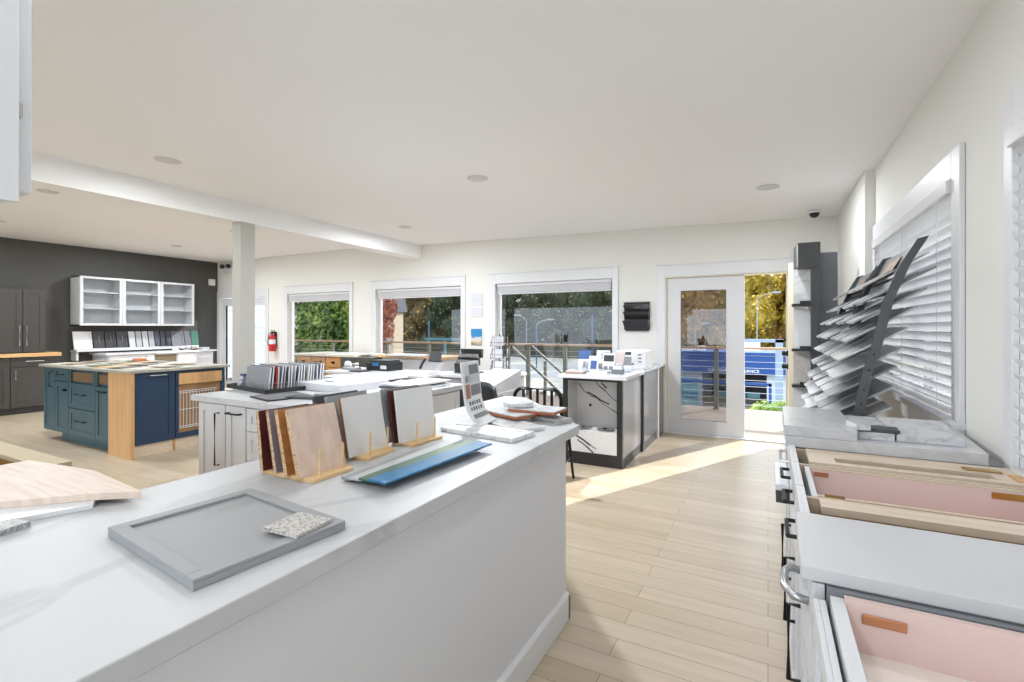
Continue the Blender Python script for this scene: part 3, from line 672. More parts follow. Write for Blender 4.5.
patch('printed_block', PGM, -.07, .085, .205, .24); patch('printed_block', DG, -.02, .08, .245, .29); patch('printed_block', LGY, -.07, -.03, .21, .285); patch('printed_block', SK, -.075, -.03, .135, .20); patch('printed_block', DG, -.02, .082, .145, .195); patch('printed_block', DG, -.06, .09, .045, .062)
for j in range(2):
    for i in range(5): patch('swatch', DB if (i + j) % 3 else DG, -.055 + i * .026, -.040 + i * .026, .078 + j * .025, .094 + j * .025)

# boards at the left end
def quadboard(pts, z, th, mm, name, lab, cat='sample board', group=None):
    m = MB(); m.prism(pts, z, z + th); return m.to(name, mm, label=lab, cat=cat, group=group, bevel=.001)
quadboard([(-2.08, .42), (-1.60, .42), (-1.535, .60), (-1.62, .645), (-2.0, .68)], Z, .013, WHITE2, 'white_board', 'white panel under the beige wood panel at far left', group='panels at the left end')
quadboard([(-2.15, .47), (-1.70, .475), (-1.573, .605), (-1.475, .682), (-1.82, .715), (-2.15, .67)], Z + .0132, .018, BEIGE, 'wood_grain_board', 'beige wood-grain panel lying at the left end of the countertop', group='panels at the left end')
quadboard([(-1.60, .36), (-1.50, .36), (-1.525, .478), (-1.57, .468), (-1.60, .41)], Z, .014, GRAN, 'sample_block', 'dark grey block sample at the lower left', group='panels at the left end')
# tan open box beyond the left end
t = thing('open_wood_box', 'open tan wooden box beyond the left end of the peninsula', 'box', (-3.3, .8, 0))
m = MB(); x0, x1, y0, y1, h = -4.1, -2.82, .35, 1.02, .75
m.box(x0, x1, y1 - .018, y1, 0, h); m.box(x0, x1, y0, y0 + .018, 0, h); m.box(x1 - .018, x1, y0 + .018, y1 - .018, 0, h); m.box(x0, x0 + .018, y0 + .018, y1 - .018, 0, h); m.box(x0 + .018, x1 - .018, y0 + .018, y1 - .018, 0, .02); m.to('box_wall', mat('tan_board', (168, 122, 48), .6), t)
m = MB(); m.box(x0, x1, y1 - .10, y1 + .005, h + .0005, h + .02); m.box(x1 - .05, x1 + .005, y0 + .02, y1 - .10, h + .0005, h + .02); m.box(x0, x1, y0, y0 + .02, h + .0005, h + .02); m.to('rim', mat('tan_rim', (186, 170, 138), .6), t)

# wall cabinet at upper left
t = thing('wall_cabinet', 'white wall cabinet at the upper left edge with its door ajar', 'cabinet', (-2.0, .2, 1.76))
MB().box(-2.19, -1.845, -.5, .58, 1.76, 2.66).to('cabinet_body', WHITE, t, bevel=.002)
MB(fr('+X', -1.835, 0, 0)).shaker(-.02, .545, 1.725, 2.64, 0, .02, .075).to('cabinet_door', WHITE, t, bevel=.0015)
MB(fr('+X', -1.835, 0, 0)).shaker(-.6, -.025, 1.725, 2.64, 0, .02, .075).to('cabinet_door', WHITE, t, bevel=.0015)
m = MB(); m.box(-1.845, -1.825, .546, .556, 1.965, 2.0); m.tube([(-1.835, .55, 1.96), (-1.835, .55, 2.005)], .005, 8); m.to('hinge', STEEL, t)

# ---------------------------------------------------------------- white island with drawers
t = thing('white_island', 'white shaker island cabinet with black pulls behind the sample boards', 'cabinet', (-2.9, 2.7, 0))
MB().box(-3.53, -2.27, 2.0, 3.36, .10, .872).box(-3.5, -2.3, 2.06, 3.3, 0, .10).to('cabinet_body', WHITE, t)
f = fr('-Y', 0, 2.0, 0)
for a, b, hasd in ((-3.528, -3.225, 'long'), (-3.215, -3.005, 'flat')):
    dd = MB(f).shaker(a, b, .12, .862, 0.0, .02, .055).to('cabinet_door', WHITE, t, bevel=.0015)
    if hasd == 'long': MB(f).pull(-3.29, .455, -3.29, .805, .02, .006).to('bar_pull', BLACK, dd)
    else: MB(f).pull(-3.175, .815, -3.045, .815, .02, .0055).to('bar_pull', BLACK, dd)
z = .862
for k, hh in enumerate((.15, .19, .38)):
    dd = MB(f).shaker(-2.995, -2.285, z - hh, z - .004, 0, .02, .05).to('drawer', WHITE, t, bevel=.0015); MB(f).pull(-2.74, z - hh / 2, -2.54, z - hh / 2, .02, .005).to('bar_pull', BLACK, dd); z -= hh
for q, yy in enumerate((2.02, 2.47, 2.92)): MB(fr('+X', -2.27, 0, 0)).shaker(yy, yy + .42, .12, .862, 0, .02, .06).to('side_panel', WHITE, t, bevel=.0015)
MB().box(-3.57, -2.23, 1.95, 3.40, .873, CT1).to('countertop', QUARTZ2, label='glossy grey-white countertop on the white island', cat='countertop', bevel=.003)

# tile sample rack on the island
RK = 'tile samples standing in the rack'
t = thing('sample_rack', 'black tray rack with wire rail on the white island corner', 'rack', (-3.37, 2.52, Z), math.radians(-10)); M = WORLD[t.name]
m = MB(M); m.box(-.33, .30, -.27, .33, 0, .012); m.box(-.33, .30, -.27, -.26, .012, .03); m.box(-.33, .30, .32, .33, .012, .03); m.box(-.33, -.32, -.27, .33, .012, .03); m.box(.29, .30, -.27, .33, .012, .03); m.to('tray', BLACKP, t, bevel=.001)
m = MB(M)
for zz in (.035, .065): m.tube([(-.20, -.24, zz), (.235, -.24, zz), (.235, .31, zz), (-.20, .31, zz), (-.20, -.24, zz)], .002, 6)
for k in range(8): m.tube([(-.19 + k * .06, -.24, .012), (-.19 + k * .06, -.24, .065)], .0015, 5); m.tube([(.235, -.22 + k * .07, .012), (.235, -.22 + k * .07, .065)], .0015, 5)
m.to('wire_rail', STEEL, t)
GT = [mat('tile_grey_a', (150, 152, 158), .3), mat('tile_grey_b', (190, 191, 194), .3), mat('tile_grey_c', (104, 106, 116), .3), mat('tile_blue_grey', (116, 120, 134), .3), mat('tile_ivory', (206, 202, 196), .3)]
REDT = mat('rust_tile', (160, 60, 42), .35); EDGE = mat('tile_edge', (206, 208, 212), .4)
names = ['mid grey', 'light grey', 'dark grey', 'blue grey', 'ivory']
for k in range(18):
    mi = (k * 7 + 5) % 5; mm = GT[mi]; lab = f'{names[mi]} tile sample, {ORD[k]} from the front in the black rack'
    if k == 2: mm = REDT; lab = 'rust red tile sample near the front of the black rack'
    tt = thing('tile_sample', lab, 'tile', (0, 0, 0), 0, RK)
    W = M @ Matrix.Translation((.06 if k == 2 else (.02 if k < 2 else 0), -.215 + k * .0255, .0125)) @ Matrix.Rotation(math.radians(-6 + (k * 5) % 4), 4, 'X')
    h = .168 + .004 * ((k * 5) % 3 - 1); x0 = -.16 + .01 * ((k * 3) % 3); x1 = .205 - .006 * ((k * 7) % 3)
    tt.location = W.to_translation(); WORLD[tt.name] = Matrix.Translation(W.to_translation())
    if k == 2: x0, x1 = .03, .165
    MB(W).box(x0, x1, 0, .010, 0, h).to('tile_body', mm, tt); MB(W).box(x1, x1 + .004, 0, .010, 0, h).box(x0, x1, 0, .010, h, h + .002).to('tile_edge', EDGE if k != 2 else REDT, tt)
BW = marble('blue_white_print', (206, 212, 226), (86, 96, 150), 22, .05, .4, soft=True)
for i, (x, y, r) in enumerate(((-.27, -.08, 10), (-.255, -.185, -8))):
    b = thing('sample_box', ['blue and white patterned box at the left end of the black rack', 'blue and white patterned box in front of its twin in the black rack'][i], 'box', (0, 0, 0)); W = M @ Matrix.Translation((x, y, .0125)) @ Matrix.Rotation(math.radians(r), 4, 'Z'); b.matrix_world = W; WORLD[b.name] = W
    b.location = W.to_translation(); b.rotation_euler = W.to_euler()
    MB(W).hexa([(-.045, -.03, 0), (.045, -.03, 0), (.045, .03, 0), (-.045, .03, 0), (-.04, .0, .085), (.04, .0, .085), (.04, .028, .085), (-.04, .028, .085)]).to('box_body', BW, b, bevel=.001)
    MB(W).hexa([(-.048, -.004, .075), (.048, -.004, .075), (.048, .033, .075), (-.048, .033, .075), (-.046, -.004, .092), (.046, -.004, .092), (.046, .033, .092), (-.046, .033, .092)]).to('box_lid', mat('navy_lid', (70, 78, 120), .4), b)
# clear sign panel behind the rack
t = thing('acrylic_sign', 'clear acrylic sign with small dark lettering standing behind the black rack', 'sign', (-3.55, 2.93, Z), math.radians(40)); M = WORLD[t.name]
MB(M).box(-.13, .13, -.0025, .0025, 0, .24).to('sign_sheet', ACRYL, t); MB(M).box(-.13, .13, -.03, .03, 0, .004).to('sign_foot', ACRYL, t)
text_mesh('sign_lettering', 'MOTION', .034, M @ facing_text(-.02, -.004, .155, '-Y'), BLACKP, t, .0004)
MB(M).hexa([(.085, -.004, .16), (.10, -.004, .14), (.10, -.003, .14), (.085, -.003, .16), (.082, -.004, .185), (.088, -.004, .182), (.088, -.003, .182), (.082, -.003, .185)]).to('sign_mark', DARK, t)

# louvre/grate sample
t = thing('vent_grille', 'flat black louvred grille sample in front of the tile rack', 'grille', (-2.90, 2.17, Z), math.radians(-14)); M = WORLD[t.name]
m = MB(M); m.box(-.15, .15, -.15, -.138, 0, .008); m.box(-.15, .15, .138, .15, 0, .008); m.box(-.15, -.138, -.15, .15, 0, .008); m.box(.138, .15, -.15, .15, 0, .008); m.box(-.15, .15, -.15, .15, 0, .002); m.to('grille_frame', BLACKP, t)
m = MB(M)
for k in range(9): m.box(-.13 + k * .03, -.118 + k * .03, -.138, .138, .002, .007)
m.to('grille_bars', GREYS, t)
# white drawer-box with oval cut-out
t = thing('drawer_front_sample', 'white slab drawer with oval finger hole lying on the island', 'drawer', (-2.92, 2.74, Z), math.radians(-3)); M = WORLD[t.name]
MB(M).box(-.27, .25, -.25, .22, 0, .055).to('drawer_body', WHITE, t, bevel=.002)
m = MB(M); pts = [(-.06 + .055 * math.cos(a * PI / 10), -.10 + .018 * math.sin(a * PI / 10)) for a in range(20)]; m.prism(pts, .0545, .057); m.to('finger_hole', DARK, t)
PG = 'loose panels piled on the white island'
slab(-2.58, 2.24, .50, .10, 16, Z, .014, DARK, 'loose_panel', 'dark grey narrow panel in front of the white drawer', 'panel', PG)
slab(-2.52, 2.42, .50, .10, 16, Z, .016, GREYS, 'loose_panel', 'mid grey narrow panel behind the dark narrow panel', 'panel', PG)
slab(-3.08, 3.05, .55, .36, 8, Z, .03, WHITE, 'loose_panel', 'white panel lying behind the tile rack', 'panel', PG)
slab(-2.98, 3.05, .50, .34, 3, Z + .0305, .014, DARK, 'loose_panel', 'dark panel sandwiched between white panels', 'panel', PG)
slab(-2.98, 3.07, .55, .34, -4, Z + .045, .016, WHITE2, 'loose_panel', 'white panel on top of the dark panel', 'panel', PG)
slab(-2.42, 3.0, .30, .5, 4, Z, .02, WHITE, 'loose_panel', 'white panel at the right end of the island', 'panel', PG)
slab(-2.44, 2.98, .26, .5, 2, Z + .0205, .014, DARK, 'loose_panel', 'dark panel at the right end of the island', 'panel', PG)
slab(-2.42, 3.0, .28, .5, -3, Z + .035, .014, WHITE2, 'loose_panel', 'glossy white panel topmost at the right end of the island', 'panel', PG)
slab(-3.30, 2.98, .18, .26, 10, Z, .035, mat('blue_book', (150, 164, 196), .5), 'sample_binder', 'thin blue and white binder behind the tile rack', 'binder')
slab(-3.30, 2.98, .17, .25, 13, Z + .0355, .02, WHITE2, 'sample_binder', 'white binder lying on the blue binder', 'binder')

# ---------------------------------------------------------------- teal / navy island
t = thing('coloured_island', 'large island cabinet with teal and navy fronts and maple corner panel', 'cabinet', (-7, 3.1, 0))
m = MB(); m.box(-8.02, -6.36, 2.68, 3.60, .11, .90); m.box(-7.75, -6.4, 2.72, 3.55, 0, .11); m.to('cabinet_body', TEAL, t)
f = fr('-Y', 0, 2.66, 0)
dd = MB(f).shaker(-8.04, -7.73, .12, .90, 0, .02, .05).to('cabinet_door', TEAL, t, bevel=.0015); MB(f).pull(-7.80, .66, -7.80, .84, .02, .006).to('bar_pull', BLACK, dd)
dd = MB(f).shaker(-7.72, -7.37, .74, .90, 0, .02, .04).to('drawer', TEAL, t, bevel=.0015); MB(f).pull(-7.61, .82, -7.48, .82, .02, .005).to('bar_pull', BLACK, dd)
dd = MB(f).shaker(-7.72, -7.37, .12, .73, 0, .02, .06).to('cabinet_door', TEAL, t, bevel=.0015); MB(f).pull(-7.44, .64, -7.41, .64, .02, .012).to('knob', BLACK, dd)
for z0, z1 in ((.44, .73), (.12, .43)):
    dd = MB(f).shaker(-7.36, -6.71, z0, z1, 0, .02, .06).to('drawer', TEAL, t, bevel=.0015); MB(f).pull(-7.15, (z0 + z1) / 2 + .02, -6.92, (z0 + z1) / 2 + .02, .02, .006).to('bar_pull', BLACK, dd)
m = MB(f); m.box(-7.36, -6.71, 0, .02, .88, .90); m.box(-7.36, -7.30, 0, .02, .73, .88); m.box(-6.77, -6.71, 0, .02, .73, .88); m.box(-6.70, -6.37, 0, .02, .88, .90); m.box(-6.70, -6.66, 0, .02, .73, .88); m.to('face_frame', TEAL, t)
m = MB(f); m.box(-7.30, -6.77, -.3, .001, .75, .86); m.to('open_drawer_recess', mat('recess_wood', (120, 92, 62), .6), t)
m = MB(f); m.box(-6.66, -6.37, -.3, .001, .75, .86); m.to('open_drawer_recess', mat('recess_wood', (120, 92, 62), .6), t)
dd = MB(f).shaker(-6.70, -6.37, .12, .72, 0, .02, .06).to('cabinet_door', TEAL, t, bevel=.0015); MB(f).pull(-6.62, .67, -6.44, .67, .02, .007).to('bar_pull', BLACK, dd)
MB().box(-6.36, -5.885, 2.62, 2.655, 0, .90).to('corner_panel', MAPLE, t, label='plain maple corner panel')
m = MB(); m.box(-6.35, -5.93, 2.66, 3.62, .14, .90); m.to('navy_body', NAVY, t)
MB().box(-6.3, -5.93, 2.66, 3.62, 0, .14).to('toe_board', MAPLEX, t)
MB().box(-5.95, -5.92, 3.05, 3.07, 0, .14).to('support_leg', OAKCAB, t)
f = fr('+X', -5.93, 0, 0)
dd = MB(f).shaker(2.67, 3.06, .13, .90, 0, .022, .06).to('cabinet_door', NAVY, t, bevel=.0015, label='navy blue cabinet door'); MB(f).pull(2.80, .865, 2.96, .865, .022, .006).to('bar_pull', STEEL, dd)
m = MB(f); m.box(3.07, 3.62, 0, .02, .13, .19); m.box(3.07, 3.10, 0, .02, .19, .90); m.box(3.58, 3.62, 0, .03, .13, .90); m.box(3.10, 3.58, 0, .02, .87, .90); m.to('face_frame', NAVY, t)
MB(f).box(3.10, 3.58, 0.001, .035, .74, .865).to('maple_rail', MAPLE, t)
MB(f).box(3.10, 3.58, -.3, .002, .19, .74).to('basket_recess', mat('recess_wood2', (150, 116, 78), .6), t)
m = MB(f)
for k in range(12): y = 3.12 + k * .035; m.tube([(y, .012, .24), (y, .012, .66)], .003, 5)
for zz in (.24, .26, .45, .64, .66): m.tube([(3.11, .014, zz), (3.53, .014, zz)], .004, 5)
m.to('wire_basket', WHITE2, t, label='white pull-out wire basket')
MB().box(-8.07, -5.87, 2.60, 3.67, .901, .93).to('island_top', mat('grey_wood_top', (150, 148, 140), .5, c2=(170, 164, 150), scale=3), label='grey top of the teal and navy island under loose samples', cat='countertop', bevel=.003)
random.seed(17); SC = [((212, 204, 190), 'cream'), ((150, 132, 110), 'brown'), ((190, 186, 176), 'pale grey'), ((120, 128, 108), 'sage'), ((206, 168, 124), 'tan'), ((98, 96, 92), 'dark grey')]
occ = []
for k in range(20):
    c, nm = SC[k % 6]; x = -7.85 + (k % 7) * .29 + random.uniform(-.04, .04); y = 2.78 + (k // 7) * .32 + random.uniform(-.03, .03)
    slab(x, y, .24, .20, random.uniform(-25, 25), .9305 + .0065 * (k % 2), .006, mat('flat_sample_' + nm.replace(' ', '_'), c, .5), 'flat_sample', f'{nm} flat sample, {ORD[k % 7]} from the left in the {["front", "middle", "back"][k // 7]} row on the coloured island', 'sample', 'flat samples laid over the coloured island')
slab(-7.45, 3.42, .12, .10, 10, .943, .03, mat('orange_block', (206, 130, 84), .5), 'orange_block', 'small orange block among the flat samples on the coloured island', 'block')

# ---------------------------------------------------------------- dark wall units
t = thing('tall_dark_cabinet', 'charcoal wall cabinet with two doors and steel pulls at far left', 'cabinet', (-10.8, 3.0, .975))
MB().box(-11.03, -10.57, 2.3, 3.49, .985, 2.0).to('cabinet_body', DARKCAB, t)
f = fr('+X', -10.57, 0, 0)
for a, b, hx in ((2.62, 3.205, 3.165), (3.215, 3.485, 3.25)):
    dd = MB(f).shaker(a, b, .99, 1.99, 0, .02, .07).to('cabinet_door', DARKCAB, t, bevel=.0015); MB(f).pull(hx, 1.10, hx, 1.41, .02, .008).to('bar_pull', STEEL, dd)
t = thing('dark_base_cabinet', 'charcoal base cabinet under a butcher block top at far left', 'cabinet', (-10.8, 3.0, 0))
MB().box(-11.03, -10.57, 2.3, 3.62, .10, .915).box(-11.0, -10.64, 2.3, 3.6, 0, .10).to('cabinet_body', DARKCAB, t)
dd = MB(f).shaker(3.07, 3.60, .76, .905, 0, .02, .035).to('drawer', DARKCAB, t); MB(f).pull(3.24, .845, 3.46, .845, .02, .007).to('bar_pull', STEEL, dd)
dd = MB(f).shaker(3.07, 3.60, .11, .75, 0, .02, .07).to('cabinet_door', DARKCAB, t); MB(f).pull(3.12, .56, 3.12, .70, .02, .007).to('bar_pull', STEEL, dd)
MB(f).shaker(2.62, 3.06, .76, .905, 0, .02, .035).to('drawer', DARKCAB, t); MB(f).shaker(2.62, 3.06, .11, .75, 0, .02, .07).to('cabinet_door', DARKCAB, t)
MB().box(-11.03, -10.51, 2.3, 3.68, .9155, .975).to('butcher_block_top', BUTCHER, label='butcher block worktop on the charcoal base cabinet', cat='countertop', bevel=.004)
# white open wall cabinet with three bays
t = thing('glass_wall_cabinet', 'white three-bay glass fronted wall cabinet on the charcoal wall', 'cabinet', (-10.85, 5.1, 1.43))
x0, x1 = -11.03, -10.68; ya, yb, za, zb = 3.98, 5.90, 1.425, 2.30
m = MB(); m.box(x0, x1, ya, ya + .02, za, zb); m.box(x0, x1, yb - .02, yb, za, zb); m.box(x0, x1, ya, yb, za, za + .02); m.box(x0, x1, ya, yb, zb - .02, zb); m.box(x0, x0 + .01, ya, yb, za, zb)
for k in (1, 2): yy = ya + (yb - ya) * k / 3; m.box(x0, x1, yy - .015, yy + .015, za, zb)
m.to('cabinet_body', WHITE, t)
for b in range(3):
    y0 = ya + (yb - ya) * b / 3; y1 = ya + (yb - ya) * (b + 1) / 3
    for k in (1, 2): zz = za + (zb - za) * k / 3 + .01; MB().box(x0 + .01, x1 - .02, y0 + .02, y1 - .02, zz, zz + .012).to('shelf', WHITE2, t)
    m = MB(); r = .05
    m.box(x1, x1 + .02, y0 + .003, y0 + r, za, zb); m.box(x1, x1 + .02, y1 - r, y1 - .003, za, zb); m.box(x1, x1 + .02, y0 + r, y1 - r, za, za + r * .8); m.box(x1, x1 + .02, y0 + r, y1 - r, zb - r * .8, zb)
    dd = m.to('glass_door', WHITE, t, bevel=.0015); MB().box(x1 + .008, x1 + .012, y0 + r, y1 - r, za + r * .8, zb - r * .8).to('door_pane', glass('cabinet_glass_%d' % b, (252, 253, 253), .0), dd)
# white base run below it
t = thing('white_base_cabinet', 'white base cabinets with drawers below the glass wall cabinet', 'cabinet', (-10.8, 5.3, 0))
MB().box(-11.03, -10.45, 4.30, 6.16, .1, .89).box(-11.0, -10.52, 4.35, 6.1, 0, .1).to('cabinet_body', WHITE, t)
f = fr('+X', -10.45, 0, 0)
MB(f).box(4.32, 5.03, 0, .02, .12, .88).to('end_panel', WHITE2, t, bevel=.001)
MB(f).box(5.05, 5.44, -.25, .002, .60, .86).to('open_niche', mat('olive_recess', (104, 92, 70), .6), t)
MB(f).box(5.05, 5.44, 0, .02, .12, .58).to('cabinet_door', WHITE, t)
for z0, z1 in ((.74, .88), (.60, .73), (.36, .59), (.12, .35)):
    dd = MB(f).shaker(5.47, 6.15, z0, z1, 0, .02, .03).to('drawer', WHITE2, t, bevel=.001); MB(f).pull(5.70, (z0 + z1) / 2, 5.90, (z0 + z1) / 2, .02, .005).to('bar_pull', STEEL, dd)
MB().box(-11.03, -10.40, 4.25, 6.22, .8905, .925).to('countertop', WHITE2, label='white worktop below the glass wall cabinet', cat='countertop', bevel=.002)
t = thing('sample_ledge', 'white display ledge holding the leaning door samples', 'ledge', (-10.9, 5, .93))
MB().box(-11.03, -10.78, 3.98, 6.05, .955, .985).to('shelf_board', WHITE2, t); MB().box(-10.80, -10.78, 3.98, 6.05, .985, 1.01).to('front_lip', WHITE2, t); MB().box(-11.03, -10.82, 3.99, 4.02, .80, .955).to('bracket', WHITE2, t); MB().box(-11.03, -10.82, 6.0, 6.03, .9255, .955).to('bracket', WHITE2, t)
DS = [(3.97, .27, (224, 224, 226), 'white'), (4.26, .16, (70, 70, 72), 'charcoal'), (4.44, .16, (62, 63, 66), 'near black'), (4.62, .17, (78, 78, 82), 'dark charcoal'), (4.82, .10, (214, 214, 216), 'white'), (4.94, .09, (190, 192, 194), 'light grey'), (5.05, .09, (208, 208, 210), 'pale grey'), (5.16, .09, (182, 184, 188), 'cool grey'), (5.27, .08, (92, 98, 108), 'slate'), (5.37, .08, (80, 84, 92), 'dark slate'), (5.47, .08, (70, 74, 82), 'blackish grey'), (5.57, .24, (104, 108, 116), 'steel grey'), (5.83, .12, (96, 100, 110), 'graphite')]
for i, (y, w, c, nm) in enumerate(DS):
    W = Matrix.Translation((-10.81 - .05, y, .9855)); t = thing('door_sample', f'{nm} cabinet door sample, {ORD[i]} from the left below the glass wall cabinet', 'door sample', (-10.86, y, .9855), 0, 'door samples leaning on the charcoal wall')
    mm = mat('sample_' + nm.replace(' ', '_') + str(i), c, .4); R = Matrix.Rotation(math.radians(-13), 4, 'Y')
    mb = MB(W); mb.box(0, .012, 0, w, 0, .335, R)
    if w > .13:
        for a, b, z0, z1 in ((0, .03, 0, .335), (w - .03, w, 0, .335), (.03, w - .03, 0, .03), (.03, w - .03, .305, .335)): mb.box(.012, .018, a, b, z0, z1, R)
    mb.to('door_panel', mm, t)
    if 0 < i < 4: MB(W).tube([tuple(R @ Vector((.03, w * .5, .12))), tuple(R @ Vector((.03, w * .5, .24)))], .005, 6).to('bar_pull', STEEL, t)
W = Matrix.Translation((-10.86, 5.98, .9855)); MB(Matrix.Translation((-10.85, 5.96, .93))).box(0, .012, 0, .14, 0, .39, Matrix.Rotation(math.radians(-10), 4, 'Y')).to('door_sample', mat('sea_green', (52, 108, 92), .4), label='green cabinet door sample at the right end of the row', cat='door sample', group='door samples leaning on the charcoal wall')
t = thing('decor_bowl', 'small dish of hardware pieces on the white worktop under the charcoal wall', 'dish', (-10.6, 5.85, .9255))
MB().lathe([(.05, 0), (.10, .03), (.105, .045), (.095, .04), (.04, .012), (0, .01)], -10.6, 5.85, .9255).to('dish_body', STEEL, t, smooth=True)
for i in range(4): MB().lathe([(.02, 0), (.03, .02), (.02, .045), (.0, .05)], -10.62 + .03 * (i % 2) , 5.83 + .028 * (i // 2) * 1.5, .95, 12).to('hardware_piece', [BRASS, COPPER, BLACK, CHROME][i], t, smooth=True)
for i, (y, mm, lab) in enumerate(((5.45, WHITE2, 'folded white card on the white worktop'), (5.66, GRAN, 'small grey sample on the white worktop'))):
    MB().hexa([(-10.66, y, .9255), (-10.55, y, .9255), (-10.55, y + .11, .9255), (-10.66, y + .11, .9255), (-10.62, y + .05, 1.0), (-10.60, y + .05, 1.0), (-10.60, y + .06, 1.0), (-10.62, y + .06, 1.0)]).to('desk_card', mm, label=lab, cat='card')
slab(-10.58, 6.05, .16, .12, 0, .9255, .05, WHITE2, 'soap_box', 'small white box at the right end of the white worktop', 'box')

# small wall items
t = thing('fire_extinguisher', 'red fire extinguisher hanging left of the first window', 'fire extinguisher', (-9.02, 6.5, .90))
MB().lathe([(.0, 0), (.062, .003), (.066, .02), (.066, .28), (.05, .325), (.025, .345), (.02, .37), (0, .372)], -9.02, 6.52, .90).to('cylinder_body', RED, t, smooth=True)
MB().lathe([(.067, .15), (.0672, .155), (.0672, .24), (.067, .245)], -9.02, 6.52, .90).to('body_label', WHITE2, t)
m = MB(); m.box(-9.05, -8.99, 6.5, 6.54, 1.268, 1.30); m.box(-9.06, -8.93, 6.51, 6.53, 1.30, 1.31); m.box(-9.06, -8.94, 6.51, 6.53, 1.325, 1.335); m.to('valve_handle', BLACKP, t)
MB().tube([(-9.05, 6.52, 1.28), (-9.10, 6.50, 1.25), (-9.10, 6.48, 1.10), (-9.09, 6.48, 1.02)], .010, 8).to('hose', BLACKP, t); MB().box(-9.05, -8.99, 6.585, 6.61, 1.0, 1.3).to('wall_bracket', BLACKP, t)
t = thing('wall_sensor', 'small white box on the charcoal wall beside the far door', 'sensor', (-11.0, 6.5, 2.35)); MB().box(-11.04, -10.97, 6.40, 6.52, 2.33, 2.47).to('sensor_body', WHITE2, t, bevel=.006); MB().lathe([(.02, 0), (.015, .01), (0, .012)], -10.99, 6.46, 2.315).to('sensor_lens', GREYS, t)
t = thing('emergency_light', 'twin-head emergency light on the back wall left of the column', 'emergency light', (-10.58, 6.56, 2.62)); MB().box(-10.68, -10.48, 6.54, 6.61, 2.62, 2.76).to('light_body', WHITE, t, bevel=.008)
for x in (-10.68, -10.46): MB(Matrix.Translation((x, 6.5, 2.74)) @ Matrix.Rotation(PI / 2, 4, 'X')).lathe([(.02, -.05), (.045, -.02), (.05, .03), (.0, .032)], n=16).to('lamp_head', DARK, t)
GRP = 'white paper frames on the wall between windows'
for z0, z1, lab in ((1.75, 1.945, 'white paper frame, upper one between the second and third windows'), (1.56, 1.72, 'white paper frame, lower one between the second and third windows')):
    t = thing('wall_frame', lab, 'frame', (-4.12, 6.60, z0), 0, GRP)
    MB().box(-4.235, -4.01, 6.595, 6.609, z0, z1).to('frame_border', WHITE2, t, bevel=.002); MB().box(-4.215, -4.03, 6.592, 6.5955, z0 + .02, z1 - .02).to('paper', LGY, t)
PO = bpy.data.materials.new('photo_poster'); PO.use_nodes = True
nt = PO.node_tree; b = nt.nodes['Principled BSDF']; tc = nt.nodes.new('ShaderNodeTexCoord'); sp = nt.nodes.new('ShaderNodeSeparateXYZ'); nz = nt.nodes.new('ShaderNodeTexNoise'); nz.inputs['Scale'].default_value = 14
nt.links.new(tc.outputs['Object'], sp.inputs[0]); nt.links.new(tc.outputs['Object'], nz.inputs['Vector'])
ma = nt.nodes.new('ShaderNodeMath'); ma.operation = 'MULTIPLY_ADD'; ma.inputs[1].default_value = .16; nt.links.new(nz.outputs['Fac'], ma.inputs[0]); nt.links.new(sp.outputs['Z'], ma.inputs[2])
cr = nt.nodes.new('ShaderNodeValToRGB'); e = cr.color_ramp.elements; e[0].position = .05; e[0].color = rgb(70, 62, 58); e[1].position = .22; e[1].color = rgb(40, 130, 190); k = e.new(.14); k.color = rgb(214, 196, 168); k = e.new(.19); k.color = rgb(196, 206, 214)
nt.links.new(ma.outputs[0], cr.inputs[0]); nt.links.new(cr.outputs[0], b.inputs['Base Color'])
MB().box(-4.225, -4.03, 6.59, 6.608, 1.11, 1.365).to('wall_poster', PO, label='small seaside photo print on the wall between the second and third windows', cat='poster')
t = thing('file_holder', 'black three-tier wall file holder beside the back door', 'file holder', (-1.57, 6.55, 1.34))
MB().box(-1.745, -1.40, 6.595, 6.609, 1.36, 1.73).to('back_plate', BLACKP, t); MB().box(-1.745, -1.40, 6.54, 6.596, 1.725, 1.735).to('top_lip', GREYS, t)
for i, (z0, z1, o_) in enumerate(((1.60, 1.69, .03), (1.50, 1.60, .05), (1.34, 1.48, .07))):
    MB().hexa([(-1.72, 6.57, z0), (-1.41, 6.57, z0), (-1.41, 6.596, z0), (-1.72, 6.596, z0), (-1.745, 6.56 - o_, z1), (-1.40, 6.56 - o_, z1), (-1.40, 6.596, z1), (-1.745, 6.596, z1)]).to('file_pocket', mat('smoke_plastic', (44, 44, 46), .15), t, bevel=.002)
